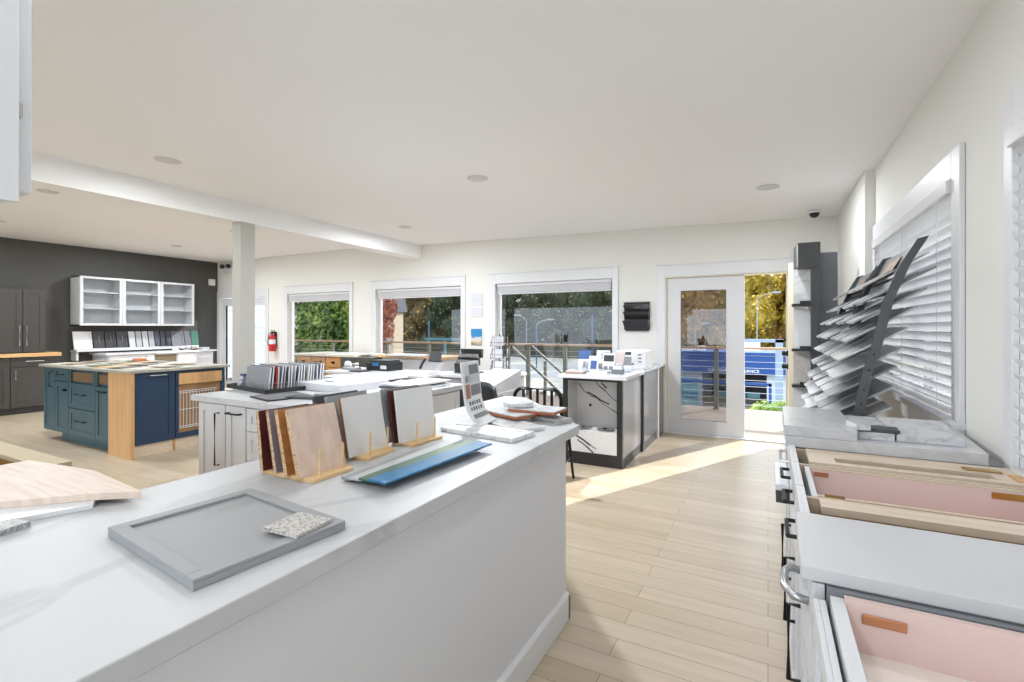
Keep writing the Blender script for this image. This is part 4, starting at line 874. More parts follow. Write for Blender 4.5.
# ceiling items
t = thing('dome_camera', 'small dark dome camera under the ceiling near the back right corner', 'camera', (.45, 6.25, 2.62))
zc = cz(.45); MB().lathe([(.055, -.001), (.06, -.025), (.05, -.03)], .45, 6.25, zc, 20).to('camera_base', WHITE2, t, smooth=True); MB().lathe([(.05, -.03), (.045, -.055), (.025, -.075), (.001, -.08)], .45, 6.25, zc, 20).to('camera_dome', BLACKP, t, smooth=True)
LENS = mat('downlight_lens', (240, 240, 236), .5, emit=1.2)
LAMP = 12.0
lamps = [(-4.43, 2.24, None, 'above the peninsula left of the column'), (-2.32, 3.73, None, 'in the middle of the main ceiling'), (0.0, 5.06, None, 'nearest the back door'), (-4.45, 5.26, None, 'near the back wall beside the beam'),
         (-6.9, 2.3, 2.86, 'left of the beam, nearest the camera'), (-7.2, 4.6, 2.86, 'left of the beam near the column'), (-9.4, 4.9, 2.86, 'in front of the charcoal wall'), (-9.4, 2.6, 2.86, 'over the teal island'), (-2.6, -.9, None, 'added unseen as fill behind the camera on the left'), (-.8, -1.2, None, 'added unseen as fill behind the camera on the right'), (-1.6, 1.0, None, 'added unseen as fill over the foreground counter'), (-.1, 1.7, None, 'added unseen as fill over the aisle, out of frame')]  # lights behind camera, over counter and aisle are unseen, added to brighten the foreground
for i, (x, y, zz, w) in enumerate(lamps):
    zz = zz or cz(x); t = thing('recessed_light', 'round white recessed ceiling light ' + w, 'ceiling light', (x, y, zz - .01), 0, 'recessed ceiling lights')
    MB().lathe([(.085, -.006), (.095, -.002), (.095, .0), (.07, .0)], x, y, zz, 28).to('trim_ring', mat('ring_white', (206, 206, 206), .5), t, smooth=True); MB().lathe([(.068, -.0035), (.068, -.0025)], x, y, zz, 24).to('lens', LENS, t)
    l = bpy.data.lights.new('downlight', 'AREA'); l.shape = 'DISK'; l.size = .13; l.energy = LAMP * (.45 if i in (0, 2) else .7 if i == 3 else .12 if i == 10 else .15 if i == 11 else .25 if i == 8 else 0.8 if i == 9 else 2.1 if i == 1 else 1.0); l.color = (.91, .955, 1); lo = bpy.data.objects.new('downlight', l); COL.objects.link(lo); lo.location = (x, y, zz - .02)
# ---------------------------------------------------------------- back wall cabinets and desks
t = thing('oak_base_cabinet', 'oak base cabinet with drawers and doors below the first window', 'cabinet', (-6.8, 6.1, 0))
MB().box(-7.36, -6.27, 5.82, 6.45, .1, .90).box(-7.3, -6.3, 5.9, 6.45, 0, .1).to('cabinet_body', OAKCAB, t)
f = fr('-Y', 0, 5.82, 0)
for i, (a, b) in enumerate(((-7.36, -7.0), (-6.99, -6.64), (-6.63, -6.28))):
    dd = MB(f).box(a + .004, b - .004, 0, .018, .72, .89).to('drawer', OAKCAB, t, bevel=.002); m = MB(f)
    if i == 1: m.pull(a + .1, .81, b - .1, .81, .018, .005); m.to('bar_pull', BLACK, dd)
    else: m.box((a + b) / 2 - .025, (a + b) / 2 + .025, .018, .04, .785, .82); m.to('square_knob', BLACK, dd)
    dd = MB(f).shaker(a + .004, b - .004, .12, .71, 0, .018, .05).to('cabinet_door', OAKCAB, t, bevel=.001)
    if i != 1: MB(f).pull(b - .04, .52, b - .04, .66, .018, .005).to('bar_pull', BLACK, dd)
MB().box(-7.40, -5.95, 5.78, 6.50, .901, .935).to('countertop', mat('stone_top', (206, 198, 184), .4), label='pale stone worktop over the oak and charcoal base cabinets', cat='countertop', bevel=.002)
t = thing('charcoal_base_cabinet', 'charcoal base cabinet right of the oak one under the window wall', 'cabinet', (-5.9, 6.1, 0)); OLV = mat('olive_charcoal', (70, 74, 66), .5)
MB().box(-6.26, -5.62, 5.80, 6.45, .1, .90).box(-6.2, -5.66, 5.88, 6.45, 0, .1).to('cabinet_body', OLV, t); MB(fr('-Y', 0, 5.80, 0)).shaker(-6.25, -5.63, .12, .89, 0, .02, .07).to('cabinet_door', OLV, t, bevel=.001)
slab(-6.3, 6.05, .8, .25, 0, .9355, .02, WHITE2, 'worktop_offcut', 'white worktop offcut lying across the cabinets below the window wall', 'panel')
t = thing('wood_top_cabinet', 'white base cabinet with wooden top below the second window', 'cabinet', (-5.0, 6.2, 0))
MB().box(-5.55, -4.35, 6.0, 6.48, .1, .905).box(-5.5, -4.4, 6.06, 6.48, 0, .1).to('cabinet_body', WHITE, t)
for a, b in ((-5.54, -5.16), (-5.15, -4.76), (-4.75, -4.36)): MB(fr('-Y', 0, 6.0, 0)).shaker(a, b, .12, .895, 0, .02, .06).to('cabinet_door', WHITE, t, bevel=.001)
MB().box(-5.6, -4.3, 5.93, 6.50, .9055, .94).to('wood_worktop', BUTCHER, label='wooden worktop below the second window', cat='countertop', bevel=.003)
slab(-5.0, 6.0, .75, .22, 2, .9405, .025, TILEM, 'stone_offcut', 'pale stone offcut lying on the wooden worktop', 'stone sample')
# long white desk
t = thing('white_desk', 'long white desk with thick apron behind the two black chairs', 'desk', (-4.6, 5.3, 0))
MB().box(-5.75, -3.92, 4.98, 5.72, .725, .76).to('desk_top', WHITE2, t, bevel=.003)
MB().box(-5.7, -3.97, 5.03, 5.06, .60, .725).box(-5.7, -3.97, 5.64, 5.67, .6, .725).box(-5.7, -5.67, 5.06, 5.64, .6, .725).box(-4.0, -3.97, 5.06, 5.64, .6, .725).to('apron', WHITE, t)
for x, y in ((-5.68, 5.05), (-4.95, 5.05), (-4.02, 5.05), (-5.68, 5.6), (-4.02, 5.6)): MB().box(x - .04, x + .04, y - .02, y + .06, 0, .6).to('leg', WHITE, t, bevel=.002)
# chairs
def shell_chair(name, lab, x, y, rz, grp):
    t = thing(name, lab, 'chair', (0, 0, 0), 0, grp); m = MB(); n = 11; mm = 7; g0 = []; g1 = []
    for j in range(mm + 1):
        v = j / mm; row0 = []; row1 = []
        for i in range(n + 1):
            u = -1 + 2 * i / n; w = .235 * (1 - .28 * max(0, v - .35) ** 1.5); X = u * w; top = 1 - .16 * abs(u) ** 3
            Y = -.20 + .09 * u * u - .06 * v; Zz = .44 + .38 * v * (top if v > .5 else 1 - .16 * abs(u) ** 3 * v * 2 * .5)
            row0.append(m.v(X, Y, Zz)); row1.append(m.v(X * .96, Y + .022, Zz))
        g0.append(row0); g1.append(row1)
    for j in range(mm):
        for i in range(n):
            m.face([g0[j][i], g0[j][i + 1], g0[j + 1][i + 1], g0[j + 1][i]]); m.face([g1[j][i], g1[j + 1][i], g1[j + 1][i + 1], g1[j][i + 1]])
    for i in range(n): m.face([g0[mm][i], g0[mm][i + 1], g1[mm][i + 1], g1[mm][i]]); m.face([g0[0][i], g1[0][i], g1[0][i + 1], g0[0][i + 1]])
    for j in range(mm): m.face([g0[j][0], g0[j + 1][0], g1[j + 1][0], g1[j][0]]); m.face([g0[j][n], g1[j][n], g1[j + 1][n], g0[j + 1][n]])
    m.to('backrest', BLACKP, t, smooth=True)
    MB().prism([(.23 * math.copysign(abs(math.cos(a * PI / 12)) ** .5, math.cos(a * PI / 12)), .22 * math.copysign(abs(math.sin(a * PI / 12)) ** .5, math.sin(a * PI / 12))) for a in range(24)], .42, .465).to('seat', BLACKP, t, bevel=.012)
    for s in (-1, 1):
        MB().tube([(s * .22, -.19, .66), (s * .27, -.12, .68), (s * .285, .05, .665), (s * .26, .15, .62), (s * .235, .16, .44)], [.012, .018, .02, .016, .012], 10).to('armrest', BLACKP, t, smooth=True)
        for q in (-1, 1): MB().tube([(s * .15, q * .13, .42), (s * .22, q * .22, 0)], [.014, .010], 8).to('leg', BLACK, t)
    t.location = (x, y, 0); t.rotation_euler = (0, 0, rz); return t
CG = 'black shell chairs at the white desk'
c0 = shell_chair('shell_chair', 'black shell chair at the white desk, left of the pair in front', -4.42, 4.72, math.radians(-24), CG)
dup(c0, (-3.62, 4.45, 0), math.radians(-20), 'black shell chair at the white desk, right of the pair in front')
dup(c0, (-4.55, 4.02, 0), math.radians(150), 'black shell chair turned away left of the pair, mostly hidden by the island')
dup(c0, (-3.15, 3.77, 0), math.radians(172), 'black shell chair behind the stacked panels, only its arm showing')
dup(c0, (-2.60, 4.10, 0), math.radians(200), 'black shell chair behind the display stand, mostly hidden')
# desk items
t = thing('desk_printer', 'black printer with small lit screen on the white desk', 'printer', (-5.0, 5.45, .7605))
MB().box(-5.22, -4.80, 5.3, 5.62, .7605, .88).to('printer_body', BLACKP, t, bevel=.01); MB().box(-5.18, -4.84, 5.34, 5.6, .88, .91).to('scanner_lid', DARK, t, bevel=.006); MB().box(-5.10, -4.98, 5.294, 5.30, .83, .88).to('screen', mat('screen_blue', (60, 120, 170), .2), t); MB().box(-4.94, -4.83, 5.294, 5.30, .79, .84).to('label_panel', WHITE, t)
t = thing('tape_dispenser', 'silver and white desk dispenser at the left end of the white desk', 'dispenser', (-5.5, 5.3, .7605))
MB().prism([(-5.66, 5.25), (-5.36, 5.22), (-5.34, 5.33), (-5.64, 5.36)], .7605, .80).to('dispenser_base', STEEL, t, bevel=.008); MB(Matrix.Translation((-5.60, 5.34, .83)) @ Matrix.Rotation(PI / 2, 4, 'X')).lathe([(.0, 0), (.05, .002), (.055, .02), (.055, .05), (.0, .052)], n=20).to('roll', WHITE2, t, smooth=True); MB().box(-5.45, -5.38, 5.24, 5.32, .80, .86).to('cutter_head', STEEL, t, bevel=.01)
MB().lathe([(.0, 0), (.14, .001), (.16, .008), (.155, .012), (0, .008)], -5.18, 5.14, .7605, 28).to('mouse_pad', DARK, label='round dark pad on the front edge of the white desk', cat='pad', smooth=True)
t = thing('desk_phone', 'light grey desk phone on the right of the white desk', 'phone', (-4.25, 5.6, .7605))
MB().hexa([(-4.36, 5.48, .7605), (-4.12, 5.48, .7605), (-4.12, 5.68, .7605), (-4.36, 5.68, .7605), (-4.36, 5.50, .79), (-4.12, 5.50, .79), (-4.12, 5.68, .90), (-4.36, 5.68, .90)]).to('phone_body', GREYS, t, bevel=.006)
MB().hexa([(-4.35, 5.645, .905), (-4.13, 5.645, .905), (-4.13, 5.665, .895), (-4.35, 5.665, .895), (-4.34, 5.67, 1.03), (-4.14, 5.67, 1.03), (-4.14, 5.685, 1.03), (-4.34, 5.685, 1.03)]).to('phone_screen', DARK, t); MB().tube([(-4.40, 5.52, .80), (-4.40, 5.56, .86), (-4.40, 5.64, .93)], .018, 10).to('handset', BLACKP, t, smooth=True)
slab(-4.22, 5.25, .5, .30, 5, .7605, .03, WHITE2, 'paper_stack', 'stack of white papers near the right end of the white desk', 'paper stack'); slab(-4.75, 5.12, .3, .2, -4, .7605, .006, WHITE2, 'paper_sheet', 'white sheet at the middle of the white desk', 'paper')
# counter with brochure racks
t = thing('grey_side_counter', 'grey-fronted counter under the brochure racks between two windows', 'counter', (-3.4, 5.6, 0))
MB().box(-3.40 - .45, -2.98, 5.30, 6.0, 0, .73).to('counter_body', mat('stone_grey', (168, 168, 170), .5, c2=(150, 150, 152), scale=8), t); MB().box(-3.40 - .48, -2.95, 5.27, 6.03, .73, .765).to('counter_slab', WHITE2, t, bevel=.002)
t = thing('brochure_rack', 'black tiered brochure rack on the grey-fronted counter', 'rack', (-3.62, 5.6, .7655))
for i, (y, z0, z1) in enumerate(((5.52, .80, .93), (5.60, .90, 1.01), (5.68, 1.0, 1.12))):
    MB().hexa([(-3.80, y, z0 - .03), (-3.47, y, z0 - .03), (-3.47, y + .05, z0 - .03), (-3.80, y + .05, z0 - .03), (-3.80, y - .02, z1 - .03), (-3.47, y - .02, z1 - .03), (-3.47, y + .05, z1 - .03), (-3.80, y + .05, z1 - .03)]).to('rack_tier', BLACKP, t, bevel=.002)
    if i < 2: MB().box(-3.78, -3.49, y - .005, y + .03, z1 - .03, z1 + .015).to('brochures', mat('print_mix', (150, 148, 140), .5, c2=(90, 90, 96), scale=40), t)
MB().box(-3.80, -3.47, 5.5, 5.74, .7655, .78).to('rack_foot', BLACKP, t)
t = thing('wire_spinner', 'wire spinner rack of leaflets right of the tiered brochure rack', 'rack', (-3.15, 5.62, .7655))
MB().tube([(-3.15, 5.62, .7655), (-3.15, 5.62, 1.30)], .008, 8).to('spindle', BLACK, t); MB().lathe([(.10, 0), (.11, .008), (.02, .014), (0, .014)], -3.15, 5.62, .7655).to('base_disc', BLACK, t)
for j, zz in enumerate((.82, .98, 1.14)):
    m = MB()
    for k in range(4):
        a = k * PI / 2 + .4; cx = -3.15 + .09 * math.cos(a); cy = 5.62 + .09 * math.sin(a); dx, dy = -math.sin(a) * .06, math.cos(a) * .06; ox, oy = math.cos(a) * .03, math.sin(a) * .03
        for h in (0, .05): m.tube([(cx - dx, cy - dy, zz + h), (cx - dx + ox, cy - dy + oy, zz + h), (cx + dx + ox, cy + dy + oy, zz + h), (cx + dx, cy + dy, zz + h)], .0025, 5)
        for s in (-1, 1): m.tube([(cx + s * dx + ox, cy + s * dy + oy, zz), (cx + s * dx, cy + s * dy, zz + .14)], .0025, 5)
    m.to('wire_pocket', BLACK, t)
    for k in range(4):
        a = k * PI / 2 + .4; W = Matrix.Translation((-3.15 + .10 * math.cos(a), 5.62 + .10 * math.sin(a), zz + .005)) @ Matrix.Rotation(a, 4, 'Z'); MB(W).box(0, .006, -.045, .045, 0, .12).to('leaflet', [LGY, PGM, DG, WHITE2][(k + j) % 4], t)
t = thing('white_side_unit', 'sunlit white box unit below the third window', 'cabinet', (-2.9, 4.9, 0))
MB().hexa([(-3.0, 4.35, 0), (-2.62, 4.35, 0), (-2.62, 5.2, 0), (-3.0, 5.2, 0), (-3.0, 4.35, .72), (-2.62, 4.35, .72), (-2.62, 5.2, .88), (-3.0, 5.2, .88)]).to('unit_body', WHITE2, t, bevel=.003); MB().box(-2.62, -2.612, 4.42, 5.14, .06, .66).to('unit_door', WHITE2, t, bevel=.001)

# slat-back metal chair
def slat_chair(lab, x, y, rz):
    t = thing('metal_slat_chair', lab, 'chair', (0, 0, 0))
    W2, H = .205, .87
    pts = [(-W2 + .01, -.19, .44), (-W2, -.21, .62), (-W2, -.225, .78)] + [(-W2 + .07 - .07 * math.cos(a * PI / 12), -.23, .78 + .085 * math.sin(a * PI / 12)) for a in range(1, 7)] + [(W2 - .07 + .07 * math.sin(a * PI / 12), -.23, .78 + .085 * math.cos(a * PI / 12)) for a in range(0, 6)] + [(W2, -.225, .78), (W2, -.21, .62), (W2 - .01, -.19, .44)]
    MB().tube(pts, .016, 10).to('back_hoop', BLACK, t, smooth=True)
    for k in range(5):
        u = -.125 + k * .0625; MB().box(u - .012, u + .012, -.228, -.222, .47, .86).to('back_slat', BLACK, t)
    MB().box(-W2, W2, -.228, -.212, .455, .485).to('back_rail', BLACK, t)
    MB().prism([(-.19, -.21), (.19, -.21), (.215, .18), (.17, .21), (-.17, .21), (-.215, .18)], .435, .46).to('seat', BLACK, t, bevel=.006)
    for sx, sy in ((-1, -1), (1, -1), (-1, 1), (1, 1)): MB().tube([(sx * .17, sy * .17, .44), (sx * .21, sy * .22, 0)], [.016, .012], 8).to('leg', BLACK, t)
    MB().tube([(-.19, -.195, .2), (-.19, .195, .2)], .008, 6).tube([(.19, -.195, .2), (.19, .195, .2)], .008, 6).to('stretcher', BLACK, t)
    t.location = (x, y, 0); t.rotation_euler = (0, 0, rz); return t
slat_chair('black metal slat-back chair behind the clipped corner of the peninsula', -1.755, 3.95, math.radians(8))

# ---------------------------------------------------------------- pet feeding station
t = thing('feeding_station', 'black framed cabinet with marble niche holding two sunken bowls', 'cabinet', (-1.57, 5.0, 0))
x0, x1, y0, y1 = -1.875, -1.255, 4.68, 5.45
m = MB(); m.box(x0, x0 + .055, y0, y1, 0, .87); m.box(x1 - .055, x1 - .004, y0, y1 - .01, 0, .87); m.box(x0 + .055, x1 - .055, y0, y1, .845, .87); m.box(x0 + .055, x1 - .055, y0, y1, 0, .125); m.box(x0 + .055, x1 - .055, y1 - .02, y1, .125, .845); m.to('cabinet_frame', mat('black_frame', (38, 38, 40), .35), t)
m = MB(); m.box(x0 + .055, x1 - .055, y0 + .26, y0 + .28, .34, .845); m.box(x0 + .055, x1 - .055, y0 + .004, y0 + .28, .125, .34); m.box(x0 + .055, x0 + .058, y0 + .004, y0 + .26, .34, .845); m.to('marble_niche', VEIN, t)
def vein(pts, y, w=.013):
    m = MB()
    for (a, b) in zip(pts, pts[1:]):
        d = Vector((b[0] - a[0], 0, b[1] - a[1])).normalized(); n = Vector((-d.z, 0, d.x)); wa = w * random.uniform(.4, 1.2) / 2
        A = Vector((a[0], y, a[1])); B = Vector((b[0], y, b[1]))
        m.hexa([tuple(A - n * wa), tuple(A + n * wa), tuple(A + n * wa + Vector((0, .001, 0))), tuple(A - n * wa + Vector((0, .001, 0))), tuple(B - n * wa), tuple(B + n * wa), tuple(B + n * wa + Vector((0, .001, 0))), tuple(B - n * wa + Vector((0, .001, 0)))])
    m.to('marble_vein', BLACKP, t)
random.seed(4)
for pts in ([(-1.80, .79), (-1.74, .71), (-1.66, .66), (-1.60, .645), (-1.52, .58), (-1.43, .53), (-1.32, .47)], [(-1.70, .70), (-1.62, .665), (-1.55, .62), (-1.46, .585)], [(-1.63, .845), (-1.57, .77), (-1.50, .72), (-1.44, .66), (-1.36, .60), (-1.315, .555)], [(-1.56, .845), (-1.54, .80), (-1.49, .75)]): vein(pts, y0 + .2585)
for pts in ([(-1.82, .325), (-1.74, .29), (-1.66, .25), (-1.58, .20), (-1.52, .17)], [(-1.72, .245), (-1.63, .19), (-1.55, .128)]): vein(pts, y0 + .0028, .015)
MB(Matrix.Translation((-1.665, 4.938, .565)) @ Matrix.Rotation(PI / 2, 4, 'X')).lathe([(.014, 0), (.014, .008), (.0, .01)], n=14).to('spout_hole', BLACK, t)
for x in (-1.70, -1.46): MB().lathe([(.075, -.0), (.095, .006), (.092, .010), (.06, .004), (.045, .028), (.0, .032)], x, y0 + .13, .3405, 24).to('steel_bowl', CHROME, t, smooth=True)
MB().box(x1 - .004, x1 + .004, y0 + .02, y1, .10, .87).to('side_panel', mat('satin_grey', (176, 177, 180), .22, .25), t, label='satin grey side panel'); MB().box(x1 - .003, x1 + .001, y0, y1, 0, .10).to('side_toe', DARK, t)
MB().box(x0 - .04, x1 + .05, y0 - .04, y1 + .0, .871, .905).to('countertop', WHITE2, label='white countertop over the pet feeding station', cat='countertop', bevel=.002)
t = thing('glossy_grey_cabinet', 'glossy grey cabinet behind the pet feeding station beside the back door', 'cabinet', (-1.5, 6.0, 0))
MB().box(-1.83, -1.23, 5.46, 6.57, .0, .885).to('cabinet_body', DARK, t)
MB().box(-1.23, -1.222, 5.47, 6.18, .10, .88).to('gloss_panel', GREYG, t); MB().box(-1.23, -1.21, 6.18, 6.26, .0, .885).to('white_stile', WHITE2, t, label='white vertical stile'); MB().box(-1.23, -1.218, 6.27, 6.57, .0, .885).to('dark_panel', mat('dark_gloss', (88, 90, 94), .15), t)
MB().box(-1.86, -1.19, 5.455, 6.585, .8855, .905).to('countertop', mat('grey_counter', (196, 198, 200), .2), label='light grey countertop beside the back door', cat='countertop', bevel=.002)
# printer
t = thing('white_printer', 'boxy white label printer on the counter beside the back door', 'printer', (-1.42, 5.7, .9055))
MB().box(-1.56, -1.22, 5.56, 5.92, .9055, 1.12).to('printer_body', WHITE2, t, bevel=.01); MB().box(-1.54, -1.24, 5.52, 5.56, .9055, .93).to('output_tray', WHITE, t, bevel=.004); MB().box(-1.46, -1.36, 5.555, 5.561, .96, .975).to('slot', BLACKP, t)
for z in (.99, 1.03, 1.07): MB().box(-1.31, -1.27, 5.555, 5.561, z, z + .012).to('button', DG, t)
MB().box(-1.53, -1.25, 5.6, 5.88, 1.12, 1.128).to('lid', WHITE, t, bevel=.002)
# brochures on the feeding station top
BG = 'brochure holders on the feeding station countertop'
PH = mat('print_photo', (96, 100, 104), .45, c2=(200, 200, 200), scale=26); PB2 = mat('print_blue', (50, 84, 140), .4); PP = mat('print_blush', (196, 180, 176), .5)
def brochure(x, y, w, h, rz, lab, blocks, z=.9055, lean=14):
    t = thing('brochure', lab, 'brochure', (x, y, z), math.radians(rz), BG); M = WORLD[t.name]; R = Matrix.Rotation(-math.radians(lean), 4, 'X')
    MB(M).box(-w / 2, w / 2, 0, .008, .012, h, R).to('cover', WHITE2, t)
    for (u0, u1, v0, v1, mm) in blocks: MB(M).box(u0 * w - w / 2, u1 * w - w / 2, -.0015, .0, .012 + v0 * (h - .012), .012 + v1 * (h - .012), R).to('printed_block', mm, t)
    MB(M).box(-w / 2 - .004, w / 2 + .004, -.02, .10, 0, .004).box(-w / 2 - .004, w / 2 + .004, -.02, -.017, .004, .05).to('acrylic_holder', ACRYL, t)
brochure(-1.79, 5.08, .13, .235, 6, 'blue brochure at the left of the standing brochures', [(.0, 1, .55, 1, PB2), (.35, .95, .08, .45, PH)])
brochure(-1.655, 4.98, .11, .18, -4, 'narrow brochure with a blue cover picture', [(.2, .85, .15, .7, PB2)])
brochure(-1.60, 5.13, .15, .235, 0, 'tall brochure with dark photographs at the back', [(.3, .95, .55, .92, PH), (.1, .5, .08, .35, DG), (.55, .95, .08, .35, DG)])
brochure(-1.50, 5.02, .12, .21, 2, 'white brochure with two small dark pictures', [(.05, .95, .55, .9, BLACKP), (.08, .45, .1, .3, DG), (.55, .92, .1, .3, DG)])
brochure(-1.38, 5.16, .17, .225, -6, 'blush toned brochure at the right back', [(.0, .55, .4, .98, PP), (.5, 1, .3, .75, DG), (.55, .95, .82, 1, BLACKP)])
t = thing('card_holder', 'small dark card holder with white cards at the right front of the brochures', 'holder', (-1.36, 4.93, .9055))
MB().hexa([(-1.42, 4.89, .9055), (-1.31, 4.89, .9055), (-1.31, 4.95, .9055), (-1.42, 4.95, .9055), (-1.425, 4.875, .955), (-1.305, 4.875, .955), (-1.305, 4.955, .955), (-1.425, 4.955, .955)]).to('holder_body', DG, t, bevel=.002); MB().box(-1.41, -1.32, 4.905, 4.945, .93, .99).to('cards', WHITE2, t)
t = thing('card_tray', 'white tray of folded leaflets at the front of the feeding station top', 'tray', (-1.54, 4.82, .9055))
MB().box(-1.62, -1.44, 4.78, 4.88, .9055, .915).box(-1.62, -1.44, 4.78, 4.784, .915, .945).to('tray_body', WHITE2, t); MB().hexa([(-1.60, 4.80, .9155), (-1.50, 4.79, .9155), (-1.49, 4.86, .9155), (-1.59, 4.87, .9155), (-1.58, 4.80, .955), (-1.53, 4.80, .955), (-1.52, 4.86, .955), (-1.57, 4.87, .955)]).to('leaflets', LGY, t)
slab(-1.78, 4.80, .20, .16, 8, .9055, .016, mat('brown_book', (150, 128, 116), .5), 'sample_book', 'brown sample book, lower one at the left front of the feeding station top', 'book', 'books on the feeding station top')
slab(-1.775, 4.81, .19, .15, 0, .922, .012, PP, 'sample_book', 'blush sample book on top of the brown one', 'book', 'books on the feeding station top')

# ---------------------------------------------------------------- display tower by the back door
t = thing('tile_display_tower', 'dark display tower with pale tile panels on ledges beside the back door', 'display tower', (.3, 5.1, 0))
TD = mat('tower_dark', (70, 73, 74), .4); TL = mat('tower_side', (150, 152, 154), .4)
MB().box(.335, .405, 5.0, 5.35, 0, 1.92).to('upright_post', TD, t)
MB().prism([(.236, 5.0), (.405, 5.0), (.405, 5.35), (.215, 5.35)], 1.915, 2.135).to('header_box', TD, t)
MB().prism([(.228, 5.06), (.2355, 5.0), (.2365, 5.0), (.229, 5.06)], 1.93, 2.12).to('header_label', TL, t)
for z0, z1, mm in ((1.60, 1.91, TILEM), (1.20, 1.55, mat('pale_tile', (212, 214, 216), .3)), (.88, 1.16, TERR), (.45, .83, TILEM)):
    MB().hexa([(.205, 5.04, z0), (.334, 5.02, z0), (.334, 5.04, z0), (.205, 5.06, z0), (.205, 5.10, z1), (.334, 5.08, z1), (.334, 5.10, z1), (.205, 5.12, z1)]).to('tile_panel', mm, t)
    MB().box(.19, .334, 4.98, 5.10, z0 - .028, z0 - .006).box(.25, .334, 4.99, 5.02, z0 - .006, z0 + .02).to('ledge', BLACKP, t)
MB().box(.19, .42, 4.98, 5.38, 0, .03).to('base_plate', TD, t)
t = thing('grey_backdrop_panel', 'tall plain grey panel behind the display tower', 'panel', (.47, 5.15, 0)); MB().box(.412, .545, 5.14, 5.17, 0.02, 2.055).to('panel_board', mat('panel_grey', (112, 115, 120), .45), t); MB().box(.545, .552, 5.135, 5.175, .0, 2.06).box(.410, .545, 5.135, 5.175, 2.055, 2.062).box(.410, .545, 5.1, 5.22, 0, .02).to('panel_edge', WHITE, t)

# ---------------------------------------------------------------- plank sample racks
RP = [(.372, 0.02), (.374, .5), (.38, .925), (.417, 1.144), (.458, 1.295), (.514, 1.508), (.58, 1.686), (.652, 1.816)]
def rail_x(z):
    for a, b in zip(RP, RP[1:]):
        if a[1] <= z <= b[1]: return a[0] + (b[0] - a[0]) * (z - a[1]) / (b[1] - a[1])
    return RP[-1][0]
RAILG = mat('rack_rail_grey', (84, 86, 88), .35, .4)
def arack(y0, y1, lab, hl, hm, ztop):
    t = thing('plank_rack', lab, 'rack', (.45, (y0 + y1) / 2, 0), 0, 'curved plank display racks')
    pr = [p for p in RP if p[1] < ztop] + [(rail_x(ztop), ztop)]
    for y in (y0, y1):
        m = MB(); m.ribbon([(x - .002 - .012 * (z > 1.4), y, z) for x, z in pr], (0, .018, 0), (.045, 0, .012)); m.to('side_rail', RAILG, t, bevel=.001)
        for z in (1.0, 1.07, 1.17, 1.25): MB(Matrix.Translation((rail_x(z) + .02, y - .001, z)) @ Matrix.Rotation(PI / 2, 4, 'X')).lathe([(.005, 0), (.004, .003), (0, .003)], n=8).to('bolt', BLACK, t)
    MB().box(.30, .70, y0, y0 + .03, 0, .02).box(.30, .70, y1 - .012, y1 + .018, 0, .02).box(.36, .40, y0 + .018, y1, .0, .02).to('rack_foot', RAILG, t)
    za, zb = ztop - .26, ztop - .01
    m = MB(); m.hexa([(rail_x(za) + .008, y0 + .02, za), (rail_x(za) + .008, y1 - .004, za), (rail_x(za) + .02, y1 - .004, za), (rail_x(za) + .02, y0 + .02, za), (rail_x(zb) + .008, y0 + .02, zb), (rail_x(zb) + .008, y1 - .004, zb), (rail_x(zb) + .02, y1 - .004, zb), (rail_x(zb) + .02, y0 + .02, zb)]); h = m.to('header_sign', hm, t)
    def band(nm, za, zb, ya, yb, mm):
        m = MB(); m.hexa([(rail_x(za) + .004, ya, za), (rail_x(za) + .004, yb, za), (rail_x(za) + .0075, yb, za), (rail_x(za) + .0075, ya, za), (rail_x(zb) + .004, ya, zb), (rail_x(zb) + .004, yb, zb), (rail_x(zb) + .0075, yb, zb), (rail_x(zb) + .0075, ya, zb)]); m.to(nm, mm, h)
    band('sign_picture', ztop - .12, ztop - .05, y0 + .28, y1 - .22, mat('sign_tan', (190, 160, 128), .4, c2=(140, 124, 110), scale=20))
    band('sign_text_line', ztop - .17, ztop - .155, y0 + .12, y1 - .2, WHITE); band('sign_text_line', ztop - .225, ztop - .19, y0 + .08, y1 - .12, mat('sign_pale', (180, 186, 196), .4))
    return t
SIGN = mat('sign_grey', (128, 130, 136), .35)
arack(2.965, 3.76, 'curved grey rack of grey planks nearest the camera, with tan picture sign', '', SIGN, 1.81)
arack(3.86, 4.62, 'curved rack of grey planks farther back, before the wall return', '', SIGN, 1.78)
PC = [((204, 205, 208), 'pale grey'), ((176, 177, 180), 'mid grey'), ((214, 214, 214), 'off-white'), ((150, 152, 155), 'dark grey'), ((192, 193, 196), 'light grey')]
RG = 'plank samples fanned on the curved racks'
random.seed(8); base = {}
